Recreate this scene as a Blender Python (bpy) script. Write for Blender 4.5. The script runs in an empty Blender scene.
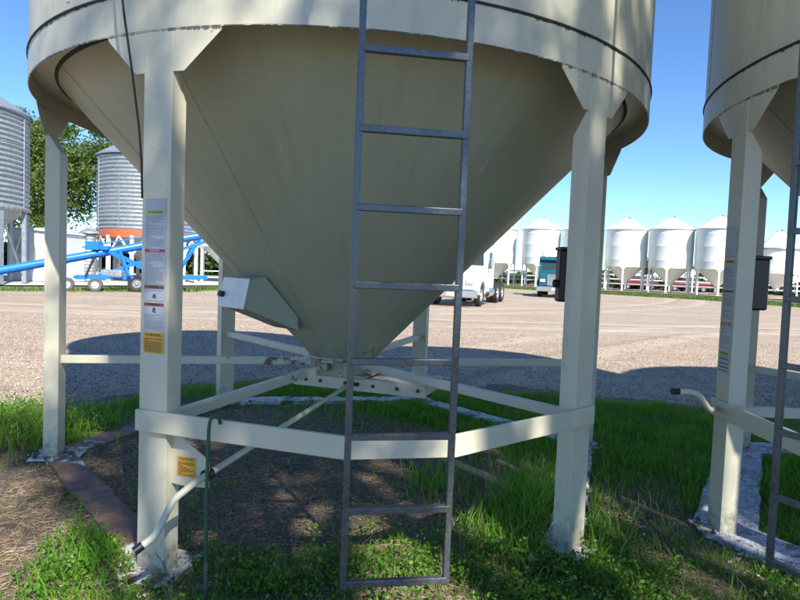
import bpy, bmesh, math, random
import numpy as np
from mathutils import Vector, Matrix
random.seed(4); rng = np.random.default_rng(7)
R = math.radians; PI = math.pi; cos = math.cos; sin = math.sin
scene = bpy.context.scene
C = scene.collection

# ------------------------------------------------------------------ camera, sky, sun, exposure
F_PX, PITCH, ROLL = 610.53, 3.017, 2.2
cam = bpy.data.objects.new('camera', bpy.data.cameras.new('camera')); C.objects.link(cam)
cam.data.sensor_width = 36; cam.data.lens = 36 * F_PX / 800
cam.data.clip_start = .05; cam.data.clip_end = 3000
cam.matrix_world = Matrix.Translation((0, 0, 1.6)) @ Matrix.Rotation(R(90 - PITCH), 4, 'X') @ Matrix.Rotation(R(ROLL), 4, 'Z')
scene.camera = cam
SUN_EL, SUN_AZ = 43, 153.5          # azimuth clockwise from +Y, pointing at the sun
world = bpy.data.worlds.new('World'); scene.world = world; world.use_nodes = True
wn = world.node_tree; bg = wn.nodes['Background']
sky = wn.nodes.new('ShaderNodeTexSky'); sky.sky_type = 'NISHITA'; sky.sun_disc = False
sky.sun_elevation = R(SUN_EL); sky.sun_rotation = R(SUN_AZ)
sky.altitude = 4500; sky.air_density = 1.0; sky.dust_density = 0.0; sky.ozone_density = 3.0
hs = wn.nodes.new('ShaderNodeHueSaturation'); hs.inputs['Saturation'].default_value = 1.12
wn.links.new(sky.outputs[0], hs.inputs['Color']); wn.links.new(hs.outputs[0], bg.inputs[0]); bg.inputs[1].default_value = .145
sl = bpy.data.lights.new('sun', 'SUN'); sl.energy = 4.8; sl.angle = R(.53); sl.color = (1, .94, .84)
sun = bpy.data.objects.new('sun', sl); C.objects.link(sun)
sd = Vector((sin(R(SUN_AZ)) * cos(R(SUN_EL)), cos(R(SUN_AZ)) * cos(R(SUN_EL)), sin(R(SUN_EL))))
sun.rotation_euler = sd.to_track_quat('Z', 'Y').to_euler()
scene.view_settings.view_transform = 'Standard'; scene.view_settings.look = 'None'
scene.view_settings.gamma = 1; scene.view_settings.use_curve_mapping = False
scene.view_settings.exposure = .95
scene.cycles.max_bounces = 6; scene.cycles.transparent_max_bounces = 6

# ------------------------------------------------------------------ material helpers
class NT:
    def __init__(s, name):
        s.m = bpy.data.materials.new(name); s.m.use_nodes = True
        s.n = s.m.node_tree.nodes; s.l = s.m.node_tree.links
        s.b = s.n['Principled BSDF']; s.tc = s.n.new('ShaderNodeTexCoord')
    def mapping(s, scale=(1, 1, 1), src='Object'):
        mp = s.n.new('ShaderNodeMapping'); mp.inputs['Scale'].default_value = scale
        s.l.new(s.tc.outputs[src], mp.inputs[0]); return mp.outputs[0]
    def noise(s, scale, detail=4, rough=.55, vec=None, dist=0):
        t = s.n.new('ShaderNodeTexNoise'); t.inputs['Scale'].default_value = scale
        t.inputs['Detail'].default_value = detail; t.inputs['Roughness'].default_value = rough
        t.inputs['Distortion'].default_value = dist
        s.l.new(vec if vec is not None else s.tc.outputs['Object'], t.inputs['Vector']); return t.outputs['Fac']
    def voro(s, scale, out='Distance', vec=None, feature='F1'):
        t = s.n.new('ShaderNodeTexVoronoi'); t.inputs['Scale'].default_value = scale; t.feature = feature
        s.l.new(vec if vec is not None else s.tc.outputs['Object'], t.inputs['Vector']); return t.outputs[out]
    def ramp(s, fac, stops):
        r = s.n.new('ShaderNodeValToRGB'); e = r.color_ramp.elements
        while len(e) < len(stops): e.new(.5)
        for el, (p, c) in zip(e, stops):
            el.position = p; el.color = tuple(c) + (1,) if len(c) == 3 else c
        s.l.new(fac, r.inputs[0]); return r.outputs[0]
    def mix(s, fac, a, b, mode='MIX'):
        x = s.n.new('ShaderNodeMix'); x.data_type = 'RGBA'; x.blend_type = mode
        for i, v in ((0, fac), (6, a), (7, b)):
            if isinstance(v, bpy.types.NodeSocket): s.l.new(v, x.inputs[i])
            else: x.inputs[i].default_value = v if i == 0 else tuple(v) + (1,)
        return x.outputs[2]
    def math(s, op, a, b=0., clamp=False):
        x = s.n.new('ShaderNodeMath'); x.operation = op; x.use_clamp = clamp
        for i, v in ((0, a), (1, b)):
            if isinstance(v, bpy.types.NodeSocket): s.l.new(v, x.inputs[i])
            else: x.inputs[i].default_value = v
        return x.outputs[0]
    def maprange(s, v, a, b, c=0., d=1.):
        x = s.n.new('ShaderNodeMapRange'); x.inputs[1].default_value = a; x.inputs[2].default_value = b
        x.inputs[3].default_value = c; x.inputs[4].default_value = d; s.l.new(v, x.inputs[0]); return x.outputs[0]
    def sep(s, vec=None):
        x = s.n.new('ShaderNodeSeparateXYZ'); s.l.new(vec or s.tc.outputs['Object'], x.inputs[0]); return x.outputs
    def bump(s, h, strength=.3, dist=.01, normal=None):
        x = s.n.new('ShaderNodeBump'); x.inputs['Strength'].default_value = strength; x.inputs['Distance'].default_value = dist
        s.l.new(h, x.inputs['Height'])
        if normal is not None: s.l.new(normal, x.inputs['Normal'])
        return x.outputs[0]
    def set(s, **k):
        for n, v in k.items():
            i = s.b.inputs[n.replace('_', ' ')]
            if isinstance(v, bpy.types.NodeSocket): s.l.new(v, i)
            else: i.default_value = tuple(v) + (1,) if isinstance(v, tuple) and len(v) == 3 else v
        return s.m
    def attr(s, name):
        a = s.n.new('ShaderNodeAttribute'); a.attribute_name = name; return a.outputs['Fac']

def plain(name, col, rough=.5, metal=0., var=.12, scale=12, bump=.0):
    t = NT(name); n = t.noise(scale, 5)
    lo = tuple(c * (1 - var) for c in col); hi = tuple(min(1, c * (1 + var)) for c in col)
    c = t.ramp(n, [(.3, lo), (.7, hi)])
    t.set(Base_Color=c, Roughness=rough, Metallic=metal)
    if bump: t.set(Normal=t.bump(n, bump, .01))
    return t.m

CREAM = (.61, .58, .435)
def cream_mat(name, base=CREAM, stain_z=None, rust=None, dirt_foot=False, rough=.38, rmax=.22, streak=0.):
    t = NT(name)
    n1 = t.noise(1.6, 5, .6); n2 = t.noise(38, 3)
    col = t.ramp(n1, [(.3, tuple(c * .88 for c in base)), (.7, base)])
    col = t.mix(t.maprange(n2, .62, .74, 0, .25), col, (.36, .33, .25))
    st = t.noise(7, 5, .6, t.mapping((1, 1, .12)))
    col = t.mix(t.maprange(st, .56, .76, 0, .28), col, (.34, .32, .25))
    x, y, z = t.sep()
    ang = t.math('ARCTAN2', y, x)
    cb = t.n.new('ShaderNodeCombineXYZ'); t.l.new(t.math('MULTIPLY', ang, 15.), cb.inputs[0]); t.l.new(t.math('MULTIPLY', z, .9), cb.inputs[1])
    sn = t.noise(1.6, 6, .65, cb.outputs[0], .3)
    if streak:
        col = t.mix(t.maprange(sn, .5, .72, 0, streak), col, (.25, .235, .18))
        cb2 = t.n.new('ShaderNodeCombineXYZ'); t.l.new(t.math('MULTIPLY', ang, 30.), cb2.inputs[0]); t.l.new(t.math('MULTIPLY', z, 1.7), cb2.inputs[1])
        s2_ = t.noise(2.3, 3, .5, cb2.outputs[0], 1.2)
        col = t.mix(t.maprange(s2_, .70, .76, 0, .3), col, (.75, .73, .64))
    if stain_z:
        for zz in stain_z:      # mildew that grows downwards from a lap seam
            nn = t.noise(30, 6, .75, t.mapping((1, 1, .6)))
            big = t.noise(2.2, 3)
            wid = t.math('MULTIPLY', t.maprange(nn, .42, .70, 0, .036), t.maprange(big, .36, .60, .15, 1))
            d = t.math('SUBTRACT', zz + .004, z)
            f = t.math('MULTIPLY', t.math('GREATER_THAN', d, 0.), t.math('LESS_THAN', d, wid))
            col = t.mix(t.math('MULTIPLY', f, .85), col, (.035, .035, .028))
    if rust:
        r2 = t.math('POWER', t.math('ADD', t.math('POWER', x, 2.), t.math('POWER', y, 2.)), .5)
        g = t.maprange(r2, rust, .3, 0., rmax)
        nn = t.math('ADD', t.noise(9, 8, .72), g)
        col = t.mix(t.maprange(nn, .72, .80), col, t.ramp(t.noise(40, 4), [(.3, (.07, .035, .02)), (.7, (.27, .14, .07))]))
    if dirt_foot:
        f = t.math('ADD', t.maprange(z, 0, .35, .32, 0), t.noise(16, 6, .7))
        col = t.mix(t.maprange(f, .60, .88, 0, .8), col, (.13, .10, .065))
        ch = t.math('MULTIPLY', t.math('GREATER_THAN', t.noise(26, 4, .6), .745), 1.0)
        col = t.mix(ch, col, (.22, .12, .06))
    t.set(Base_Color=col, Roughness=t.maprange(n1, .3, .7, rough, rough + .15))
    t.set(Normal=t.bump(t.noise(2.5, 2), .25, .02, t.bump(n2, .06, .004)))
    return t.m

M = {}
M['cream_wall'] = cream_mat('cream painted wall steel', stain_z=[2.858, 2.676], streak=.3)
M['cream_hopper_shaded'] = cream_mat('cream painted hopper steel with shade in its colour', base=(.375, .395, .29), rust=.5, rough=.40, streak=.32)  # same cream paint, base darkened towards olive to carry the cone's underside shade
M['cream_leg'] = cream_mat('cream painted leg steel', stain_z=[2.668], dirt_foot=True)
M['cream_brace'] = cream_mat('cream painted brace with rust', rust=1.9, rmax=.27)
M['cream_brace_light'] = cream_mat('cream painted brace', rust=1.0, rmax=.2)
M['cream'] = cream_mat('cream painted steel')
M['white_bin'] = cream_mat('white painted bin steel', base=(.84, .83, .79), rough=.42)
M['seam'] = plain('black seam sealant', (.03, .03, .026), .8, 0, .4, 60)
M['black'] = plain('black plastic', (.012, .012, .014), .4)
M['rubber'] = plain('black rubber', (.02, .02, .02), .75, 0, .3, 30)
M['tyre_grey'] = plain('dusty grey tyre', (.10, .10, .10), .8)
M['cable'] = plain('black cable sheath', (.015, .015, .015), .6)
def galv(name, base, rough=.38, metal=.75, spangle=60, sp_w=.35):
    t = NT(name)
    v = t.voro(spangle, 'Color'); sp = t.n.new('ShaderNodeSeparateColor'); t.l.new(v, sp.inputs[0])
    n = t.noise(5, 5, .6)
    f = t.math('ADD', t.math('MULTIPLY', sp.outputs[0], sp_w), t.math('MULTIPLY', n, 1 - sp_w))
    c = t.ramp(f, [(.25, tuple(b * .72 for b in base)), (.75, tuple(min(1, b * 1.18) for b in base))])
    t.set(Base_Color=c, Metallic=metal, Roughness=t.maprange(f, .2, .8, rough - .08, rough + .12))
    t.set(Normal=t.bump(n, .08, .005))
    return t.m
M['ladder'] = galv('galvanised ladder tube', (.115, .13, .135), .36, .6, 90)
M['galv'] = galv('galvanised bin sheet', (.34, .38, .42), .45, .5, 9, .08)
M['galv_dark'] = galv('weathered galvanised steel', (.34, .36, .38), .5, .6, 6)
M['rust'] = plain('brown rusted steel', (.15, .085, .062), .8, 0, .35, 9, .4)
# peeling paint over rust
def peel(name, paint, under, thr, scale=7, crack=False, zs=1, ends=None):
    t = NT(name); n = t.noise(scale, 9, .68, dist=.6)
    if ends:                      # how far along the two inner members the paint has gone
        uv = t.attr('along')
        n = t.math('ADD', n, t.ramp(uv, [(0, (.34,) * 3), (.13, (.28,) * 3), (.2, (0,) * 3), (.74, (0,) * 3), (.84, (.2,) * 3), (1, (.2,) * 3)]))
        n = t.math('SUBTRACT', n, .14)
    n = t.math('ADD', n, t.math('MULTIPLY', t.math('SUBTRACT', t.noise(55, 5, .7), .5), .22)); m = t.maprange(n, thr - .03, thr + .03)
    u = t.ramp(t.noise(18, 6, .7), [(.3, tuple(c * .6 for c in under)), (.7, under)])
    p = t.ramp(t.noise(5, 5), [(.3, tuple(c * .75 for c in paint)), (.7, paint)])
    if crack:
        k = t.noise(11, 6, .7, t.mapping((1, 1, 1)), dist=1.5)
        k2 = t.math('LESS_THAN', t.math('ABSOLUTE', t.math('SUBTRACT', k, .5)), .02)
        p = t.mix(t.math('MULTIPLY', k2, .9), p, (.03, .03, .035))
    c = t.mix(m, u, p)
    c = t.mix(t.maprange(t.noise(13, 7, .75), .48, .66, 0, .8), c, (.20, .155, .115))
    t.set(Base_Color=c, Roughness=.6, Normal=t.bump(m, .5, .006, t.bump(t.noise(12, 5), .4, .015)))
    return t.m
M['skid_rust'] = peel('rusted skid with peeling white paint', (.72, .70, .66), (.17, .09, .062), .62, 9, ends=True)
M['skid_white'] = peel('chipped white skid paint', (.70, .70, .66), (.12, .08, .05), .46, 6)
M['skid_silver'] = peel('wrinkled silver white coating with black cracks', (.62, .65, .72), (.05, .05, .055), .40, 8, crack=True)
M['flake'] = plain('paint flakes', (.50, .47, .40), .7, 0, .5, 14)
M['green_rod'] = cream_mat('green painted rod', base=(.02, .10, .045), rough=.4)
M['rod_bare'] = plain('weathered rod end', (.16, .15, .13), .7, .3)
# print
M['label_white'] = plain('label vinyl', (.42, .46, .49), .35, 0, .05, 8)
M['label_grey'] = plain('faded label vinyl', (.40, .42, .44), .45, 0, .08, 8)
M['label_yellow'] = plain('yellow green label header', (.50, .50, .12), .4)
M['label_orange'] = plain('orange label vinyl', (.72, .36, .035), .4, 0, .05)
M['label_red'] = plain('red label header', (.38, .035, .05), .4)
M['label_maroon'] = plain('dull maroon label header', (.20, .07, .06), .4)
M['ink'] = plain('black ink', (.03, .03, .03), .5)
M['ink_grey'] = plain('grey ink', (.24, .25, .26), .5)
M['print_white'] = plain('white print', (.75, .75, .73), .5)
# vehicles and machinery
M['blue'] = plain('blue machine paint', (.015, .17, .55), .35, 0, .12, 3)
M['truck_white'] = plain('white truck paint', (.78, .79, .80), .28, 0, .05, 2)
M['teal'] = plain('teal truck paint', (.012, .10, .14), .25, 0, .1, 2)
M['glass'] = plain('dark window glass', (.03, .05, .06), .06)
M['chrome'] = plain('chrome', (.72, .73, .75), .18, 1, .05)
M['chassis'] = plain('dark chassis', (.035, .04, .045), .6)
M['rim'] = plain('aluminium rim', (.55, .55, .55), .35, .7)
M['orange'] = plain('orange band paint', (.42, .12, .05), .5)
M['shed'] = plain('white shed cladding', (.60, .62, .64), .55, 0, .06, 2)
M['shed_grey'] = plain('grey shed cladding', (.34, .38, .43), .55, 0, .06, 2)
M['white_rail'] = plain('white rail paint', (.6, .62, .6), .5)
M['red'] = plain('dull red paint', (.16, .012, .022), .35)
M['amber'] = plain('amber lens', (.7, .25, .03), .3)
M['lens'] = plain('headlight lens', (.6, .62, .64), .15)
M['twig'] = plain('dry twig', (.17, .12, .075), .85, 0, .35, 30)
M['straw'] = plain('pale dry straw', (.42, .32, .19), .8, 0, .25, 5)
M['stone_grey'] = plain('grey soil clods', (.13, .11, .10), .9, 0, .3, 3)

def leafy(name, stops, trans=.35, rough=.5, attr='rnd'):
    t = NT(name); c = t.ramp(t.attr(attr), stops); t.set(Base_Color=c, Roughness=rough)
    t.b.inputs['Specular IOR Level'].default_value = .3
    tr = t.n.new('ShaderNodeBsdfTranslucent'); mx = t.n.new('ShaderNodeMixShader'); mx.inputs[0].default_value = trans
    c2 = t.mix(.35, c, (.25, .42, .03)); t.l.new(c2, tr.inputs[0])
    t.l.new(t.b.outputs[0], mx.inputs[1]); t.l.new(tr.outputs[0], mx.inputs[2])
    t.l.new(mx.outputs[0], t.n['Material Output'].inputs[0]); return t.m
M['lawn'] = leafy('lawn grass', [(0, (.075, .20, .014)), (.5, (.135, .36, .026)), (.86, (.23, .44, .045)), (.93, (.30, .36, .09)), (1, (.42, .33, .18))], .5)
M['weed'] = leafy('weed leaves', [(0, (.05, .13, .015)), (.5, (.10, .25, .025)), (.85, (.2, .34, .05)), (1, (.42, .36, .14))], .45)
M['dock'] = leafy('broad dock leaf', [(0, (.08, .17, .03)), (1, (.15, .27, .06))], .3)
M['leaf_shade'] = leafy('poplar leaves', [(0, (.03, .07, .015)), (1, (.08, .14, .03))], .25)
M['leaf_tree'] = leafy('ash tree leaves', [(0, (.06, .10, .025)), (.5, (.11, .17, .04)), (1, (.2, .26, .07))], .4)
M['leaf_dark'] = leafy('hedge leaves', [(0, (.015, .04, .012)), (1, (.04, .08, .02))], .15)
M['verge'] = leafy('verge grass blades', [(0, (.06, .12, .02)), (1, (.15, .21, .05))], .25)
M['bark'] = plain('grey brown bark', (.13, .105, .085), .9, 0, .35, 6, .8)

def gravel_mat():
    t = NT('pinkish crushed gravel')
    v = t.voro(34, 'Color'); sp = t.n.new('ShaderNodeSeparateColor'); t.l.new(v, sp.inputs[0])
    c = t.ramp(sp.outputs[0], [(0, (.19, .135, .09)), (.35, (.38, .28, .20)), (.7, (.485, .395, .295)), (1, (.64, .54, .44))])
    big = t.noise(.35, 6, .6); c = t.mix(.5, c, t.ramp(big, [(.3, (.355, .28, .20)), (.7, (.485, .395, .295))]))
    v2 = t.voro(9, 'Color'); s2 = t.n.new('ShaderNodeSeparateColor'); t.l.new(v2, s2.inputs[0])
    c = t.mix(t.maprange(s2.outputs[0], .8, .95, 0, .45), c, (.17, .14, .12))
    tr = t.noise(1.3, 5, .6, t.mapping((.12, 1, 1)))
    c = t.mix(t.maprange(tr, .46, .7, 0, .5), c, (.25, .19, .145))
    bt = t.noise(.16, 4, .6, t.mapping((.5, 1, 1))); c = t.mix(t.maprange(bt, .5, .7, 0, .35), c, (.56, .46, .36))
    x, y, z = t.sep()
    for cx_, cy_, R_ in ((-22, 64, 46), (30, -8, 33), (-8, 120, 101)):
        d = t.math('SUBTRACT', t.math('POWER', t.math('ADD', t.math('POWER', t.math('SUBTRACT', x, cx_), 2.), t.math('POWER', t.math('SUBTRACT', y, cy_), 2.)), .5), R_)
        d = t.math('ADD', d, t.math('MULTIPLY', t.math('SUBTRACT', t.noise(.5, 2), .5), .8))
        for o_ in (0., 2.1):
            f = t.maprange(t.math('ABSOLUTE', t.math('SUBTRACT', d, o_)), .18, .42, 1, 0)
            f = t.math('MULTIPLY', f, t.maprange(t.noise(1.2, 4), .35, .6, .1, .5), True)
            c = t.mix(f, c, (.60, .49, .385))
        f = t.maprange(t.math('ABSOLUTE', t.math('SUBTRACT', d, .55)), .05, .2, .4, 0); c = t.mix(f, c, (.22, .165, .12))
    h = t.math('ADD', t.voro(34), t.math('MULTIPLY', t.noise(5, 6, .7), 1.5))
    t.set(Base_Color=c, Roughness=.92, Normal=t.bump(h, .8, .03)); return t.m
def soil_mat():
    t = NT('dry soil with litter')
    n = t.noise(2.2, 7, .65); f = t.noise(42, 6, .75)
    c = t.ramp(n, [(.3, (.07, .048, .032)), (.5, (.16, .112, .072)), (.72, (.30, .225, .15))])
    c = t.mix(.55, c, t.ramp(f, [(.3, (.05, .04, .03)), (.5, (.20, .145, .095)), (.72, (.42, .34, .24))]))
    v = t.voro(55, 'Color'); sp = t.n.new('ShaderNodeSeparateColor'); t.l.new(v, sp.inputs[0])
    c = t.mix(t.maprange(sp.outputs[0], .86, .95, 0, .7), c, (.42, .37, .31))
    g = t.noise(1.1, 5, .7); c = t.mix(t.maprange(g, .5, .62, 0, .45), c, (.05, .075, .03))
    t.set(Base_Color=c, Roughness=.95, Normal=t.bump(t.math('ADD', f, t.math('MULTIPLY', t.voro(55), .5)), .9, .03)); return t.m
M['gravel'] = gravel_mat(); M['soil'] = soil_mat()
t = NT('field grass'); c = t.ramp(t.noise(1.1, 7, .7), [(.3, (.08, .11, .03)), (.55, (.13, .17, .05)), (.8, (.22, .21, .10))])
M['field'] = t.set(Base_Color=c, Roughness=.9, Normal=t.bump(t.noise(14, 5, .7), .8, .05))
M['concrete'] = plain('pale concrete', (.50, .47, .42), .85, 0, .15, 1.5, .2)

# ------------------------------------------------------------------ mesh helpers
class MB:
    def __init__(s): s.v = []; s.f = []; s.sm = []
    def add(s, vs, fs, smooth=False):
        o = len(s.v); s.v += [tuple(v) for v in vs]; s.f += [tuple(i + o for i in f) for f in fs]; s.sm += [smooth] * len(fs); return s
    def box(s, c, size, rot=None):
        x, y, z = (k / 2 for k in size); c = Vector(c)
        vs = [Vector(p) for p in ((-x,-y,-z),(x,-y,-z),(x,y,-z),(-x,y,-z),(-x,-y,z),(x,-y,z),(x,y,z),(-x,y,z))]
        if rot is not None: vs = [rot @ v for v in vs]
        return s.add([v + c for v in vs], [(3,2,1,0),(4,5,6,7),(0,1,5,4),(1,2,6,5),(2,3,7,6),(3,0,4,7)])
    def bar(s, a, b, w, h, up=(0, 0, 1)):
        a = Vector(a); b = Vector(b); d = b - a; L = d.length; d.normalize()
        sd_ = d.cross(Vector(up)).normalized(); u = sd_.cross(d)
        rot = Matrix((d, sd_, u)).transposed()
        return s.box((a + b) / 2, (L, w, h), rot)
    def tube(s, pts, r, n=12, cap=True):
        pts = [Vector(p) for p in pts]; rs = r if isinstance(r, (list, tuple)) else [r] * len(pts)
        vs = []; prev = None
        for i, p in enumerate(pts):
            d = (pts[min(i + 1, len(pts) - 1)] - pts[max(i - 1, 0)]).normalized()
            if prev is None: u = d.orthogonal().normalized()
            else: u = (prev - d * prev.dot(d)).normalized()
            prev = u; w = d.cross(u)
            vs += [p + (u * cos(2 * PI * k / n) + w * sin(2 * PI * k / n)) * rs[i] for k in range(n)]
        fs = [(i * n + k, i * n + (k + 1) % n, (i + 1) * n + (k + 1) % n, (i + 1) * n + k) for i in range(len(pts) - 1) for k in range(n)]
        s.add(vs, fs, True)
        if cap:
            s.add(vs[:n], [tuple(reversed(range(n)))]); s.add(vs[-n:], [tuple(range(n))])
        return s
    def prism(s, poly, f0, f1):          # f0/f1 map a 2-D point to 3-D at each end
        n = len(poly); vs = [f0(*p) for p in poly] + [f1(*p) for p in poly]
        return s.add(vs, [tuple(reversed(range(n))), tuple(range(n, 2 * n))] + [(i, (i + 1) % n, n + (i + 1) % n, n + i) for i in range(n)])
    def lathe(s, prof, n=64, c=(0, 0), a0=0, a1=2 * PI, smooth=True):
        full = abs(a1 - a0 - 2 * PI) < 1e-6; m = n if full else n + 1
        vs = [(c[0] + r * cos(a0 + (a1 - a0) * k / n), c[1] + r * sin(a0 + (a1 - a0) * k / n), z) for r, z in prof for k in range(m)]
        fs = [(i * m + k, i * m + (k + 1) % m, (i + 1) * m + (k + 1) % m, (i + 1) * m + k) for i in range(len(prof) - 1) for k in range(n)]
        return s.add(vs, fs, smooth)
    def build(s, name, mat, parent=None, bevel=0, recalc=True):
        me = bpy.data.meshes.new(name); me.from_pydata(s.v, [], s.f)
        me.polygons.foreach_set('use_smooth', s.sm); me.materials.append(mat)
        if recalc:
            bm = bmesh.new(); bm.from_mesh(me); bmesh.ops.recalc_face_normals(bm, faces=bm.faces); bm.to_mesh(me); bm.free()
        me.update()
        if any(s.sm): me.set_sharp_from_angle(angle=R(38))
        o = bpy.data.objects.new(name, me); C.objects.link(o); o.parent = parent
        if bevel:
            b = o.modifiers.new('bevel', 'BEVEL'); b.width = bevel; b.segments = 2; b.limit_method = 'ANGLE'; b.angle_limit = R(40)
        return o
def tag(o, label=None, cat=None, group=None, kind=None):
    for k, v in (('label', label), ('category', cat), ('group', group), ('kind', kind)):
        if v: o[k] = v
    return o
def empty(name, loc=(0, 0, 0), rz=0, **k):
    o = bpy.data.objects.new(name, None); C.objects.link(o); o.location = loc; o.rotation_euler = (0, 0, rz)
    o.empty_display_size = .3; return tag(o, **k)
def copy_tree(o, parent=None):
    c = o.copy(); C.objects.link(c); c.parent = parent
    for ch in list(o.children): copy_tree(ch, c)
    return c
def pol(r, a, z): return Vector((r * cos(R(a)), r * sin(R(a)), z))
def numpy_mesh(name, verts, tris_or_quads, mat, rnd=None, parent=None, smooth=False):
    """verts (N,3), faces (M,k) with constant k"""
    me = bpy.data.meshes.new(name); k = tris_or_quads.shape[1]; m = len(tris_or_quads)
    me.vertices.add(len(verts)); me.vertices.foreach_set('co', verts.astype(np.float32).ravel())
    me.loops.add(m * k); me.loops.foreach_set('vertex_index', tris_or_quads.astype(np.int32).ravel())
    me.polygons.add(m); me.polygons.foreach_set('loop_start', np.arange(0, m * k, k, dtype=np.int32))
    if rnd is not None:
        a = me.attributes.new('rnd', 'FLOAT', 'POINT'); a.data.foreach_set('value', rnd.astype(np.float32))
    me.update(calc_edges=True); me.validate()
    if smooth: me.polygons.foreach_set('use_smooth', np.ones(m, bool))
    me.materials.append(mat)
    o = bpy.data.objects.new(name, me); C.objects.link(o); o.parent = parent; return o

# ------------------------------------------------------------------ ground
def edge_y(x):          # far edge of the grassed bin pad, where the gravel yard begins
    xs = [-12, -6, -4.2, -3.6, -3.1, -2.6, -1.9, .6, 2.15, 2.85, 3.8, 4.75, 7, 14]
    ys = [3.0, 4.6, 5.9, 6.0, 6.6, 7.6, 8.15, 8.05, 7.95, 7.7, 7.5, 7.2, 6.9, 6.3]
    return np.interp(x, xs, ys)
rp = rng.uniform(0, 2 * PI, (6, 2))
def wob(x, y, k=1.0):
    return (np.sin(x * 1.7 * k + rp[0, 0]) * np.sin(y * 2.1 * k + rp[0, 1]) + .6 * np.sin(x * 4.3 * k + rp[1, 0] + y) * np.sin(y * 3.7 * k + rp[1, 1])
            + .35 * np.sin(x * 9.1 * k + rp[2, 0]) * np.sin(y * 8.3 * k + rp[2, 1] + x * 2) + .2 * np.sin(x * 19 * k + rp[3, 0] + 3 * y) * np.sin(y * 17 * k + rp[3, 1]))
def soil_z(x, y):
    d = edge_y(x) + .12 * wob(x, y, 1.5) - y
    return .008 + .010 * wob(x, y, 1.2) + .016 * np.clip(d / .4, -4, 1) - .0
def sheet(name, mat, poly, z, kind='structure'):
    mb = MB(); mb.add([(x, y, z) for x, y in poly], [tuple(range(len(poly)))]); o = mb.build(name, mat, recalc=False)
    return tag(o, kind=kind)
sheet('ground', M['field'], [(-1500, -1500), (1500, -1500), (1500, 1500), (-1500, 1500)], -.10)
gv = sheet('gravel_yard', M['gravel'], [(-60, -40), (-4, -40), (14, -40), (70, -40), (70, 8), (45, 22), (26.5, 39.4), (23.4, 47.3), (17.3, 52.9), (9.4, 59.4), (2, 62), (-4, 50), (-8.5, 38), (-12.2, 30.5), (-15.6, 26.3), (-30, 16), (-60, 0)], -.004)
sheet('bin_row_gravel', M['gravel'], [(8, 78), (16.5, 71), (26, 66.2), (33, 60.4), (41, 58), (60, 44), (75, 56), (40, 82), (10, 96)], -.03)
sheet('concrete_pad', M['concrete'], [(-45, 26), (-19.6, 31), (-15.5, 36), (-12, 41), (-8, 50), (-10, 64), (-60, 64)], -.03)
def grid_sheet():
    nx, ny = 300, 220
    xs = np.linspace(-9, 12, nx); ys = np.linspace(-7, 8.9, ny); X, Y = np.meshgrid(xs, ys)
    Z = soil_z(X, Y); v = np.stack([X, Y, Z], -1).reshape(-1, 3)
    i = np.arange(nx * ny).reshape(ny, nx)
    q = np.stack([i[:-1, :-1], i[:-1, 1:], i[1:, 1:], i[1:, :-1]], -1).reshape(-1, 4)
    return numpy_mesh('soil', v, q, M['soil'], smooth=True)
tag(grid_sheet(), kind='structure')

# ------------------------------------------------------------------ hopper bins (near)
A0, RL, LW, LD, RW = -108.7, 2.2765, .163, .104, 2.275
ZG, ZS, ZE, ZA = 2.675, 2.863, 6.9, 8.3
def basis(a):
    n = Vector((cos(R(a)), sin(R(a)), 0)); t_ = Vector((-n.y, n.x, 0)); return n, t_
def text_mesh(txt, size, mat, parent, origin, ux, uz, name='lettering', centre=True):
    cu = bpy.data.curves.new('lettering', 'FONT'); cu.body = txt; cu.size = size; cu.extrude = .0002
    cu.align_x = 'CENTER' if centre else 'LEFT'; cu.align_y = 'CENTER'
    tmp = bpy.data.objects.new('tmp', cu); C.objects.link(tmp)
    me = bpy.data.meshes.new_from_object(tmp.evaluated_get(bpy.context.evaluated_depsgraph_get()))
    bpy.data.objects.remove(tmp); me.name = name
    n_ = ux.cross(uz); m = Matrix((ux, uz, n_)).transposed().to_4x4(); m.translation = origin + n_ * .0012
    me.transform(m); me.materials.clear(); me.materials.append(mat)
    o = bpy.data.objects.new(name, me); C.objects.link(o); o.parent = parent; return o
def plate(org, ux, uz, n_, x0, x1, z0, z1, lift, th=.0015):
    return MB().prism([(x0, z0), (x1, z0), (x1, z1), (x0, z1)], lambda a, b: org + ux * a + uz * b + n_ * (lift - th), lambda a, b: org + ux * a + uz * b + n_ * lift)
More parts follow.
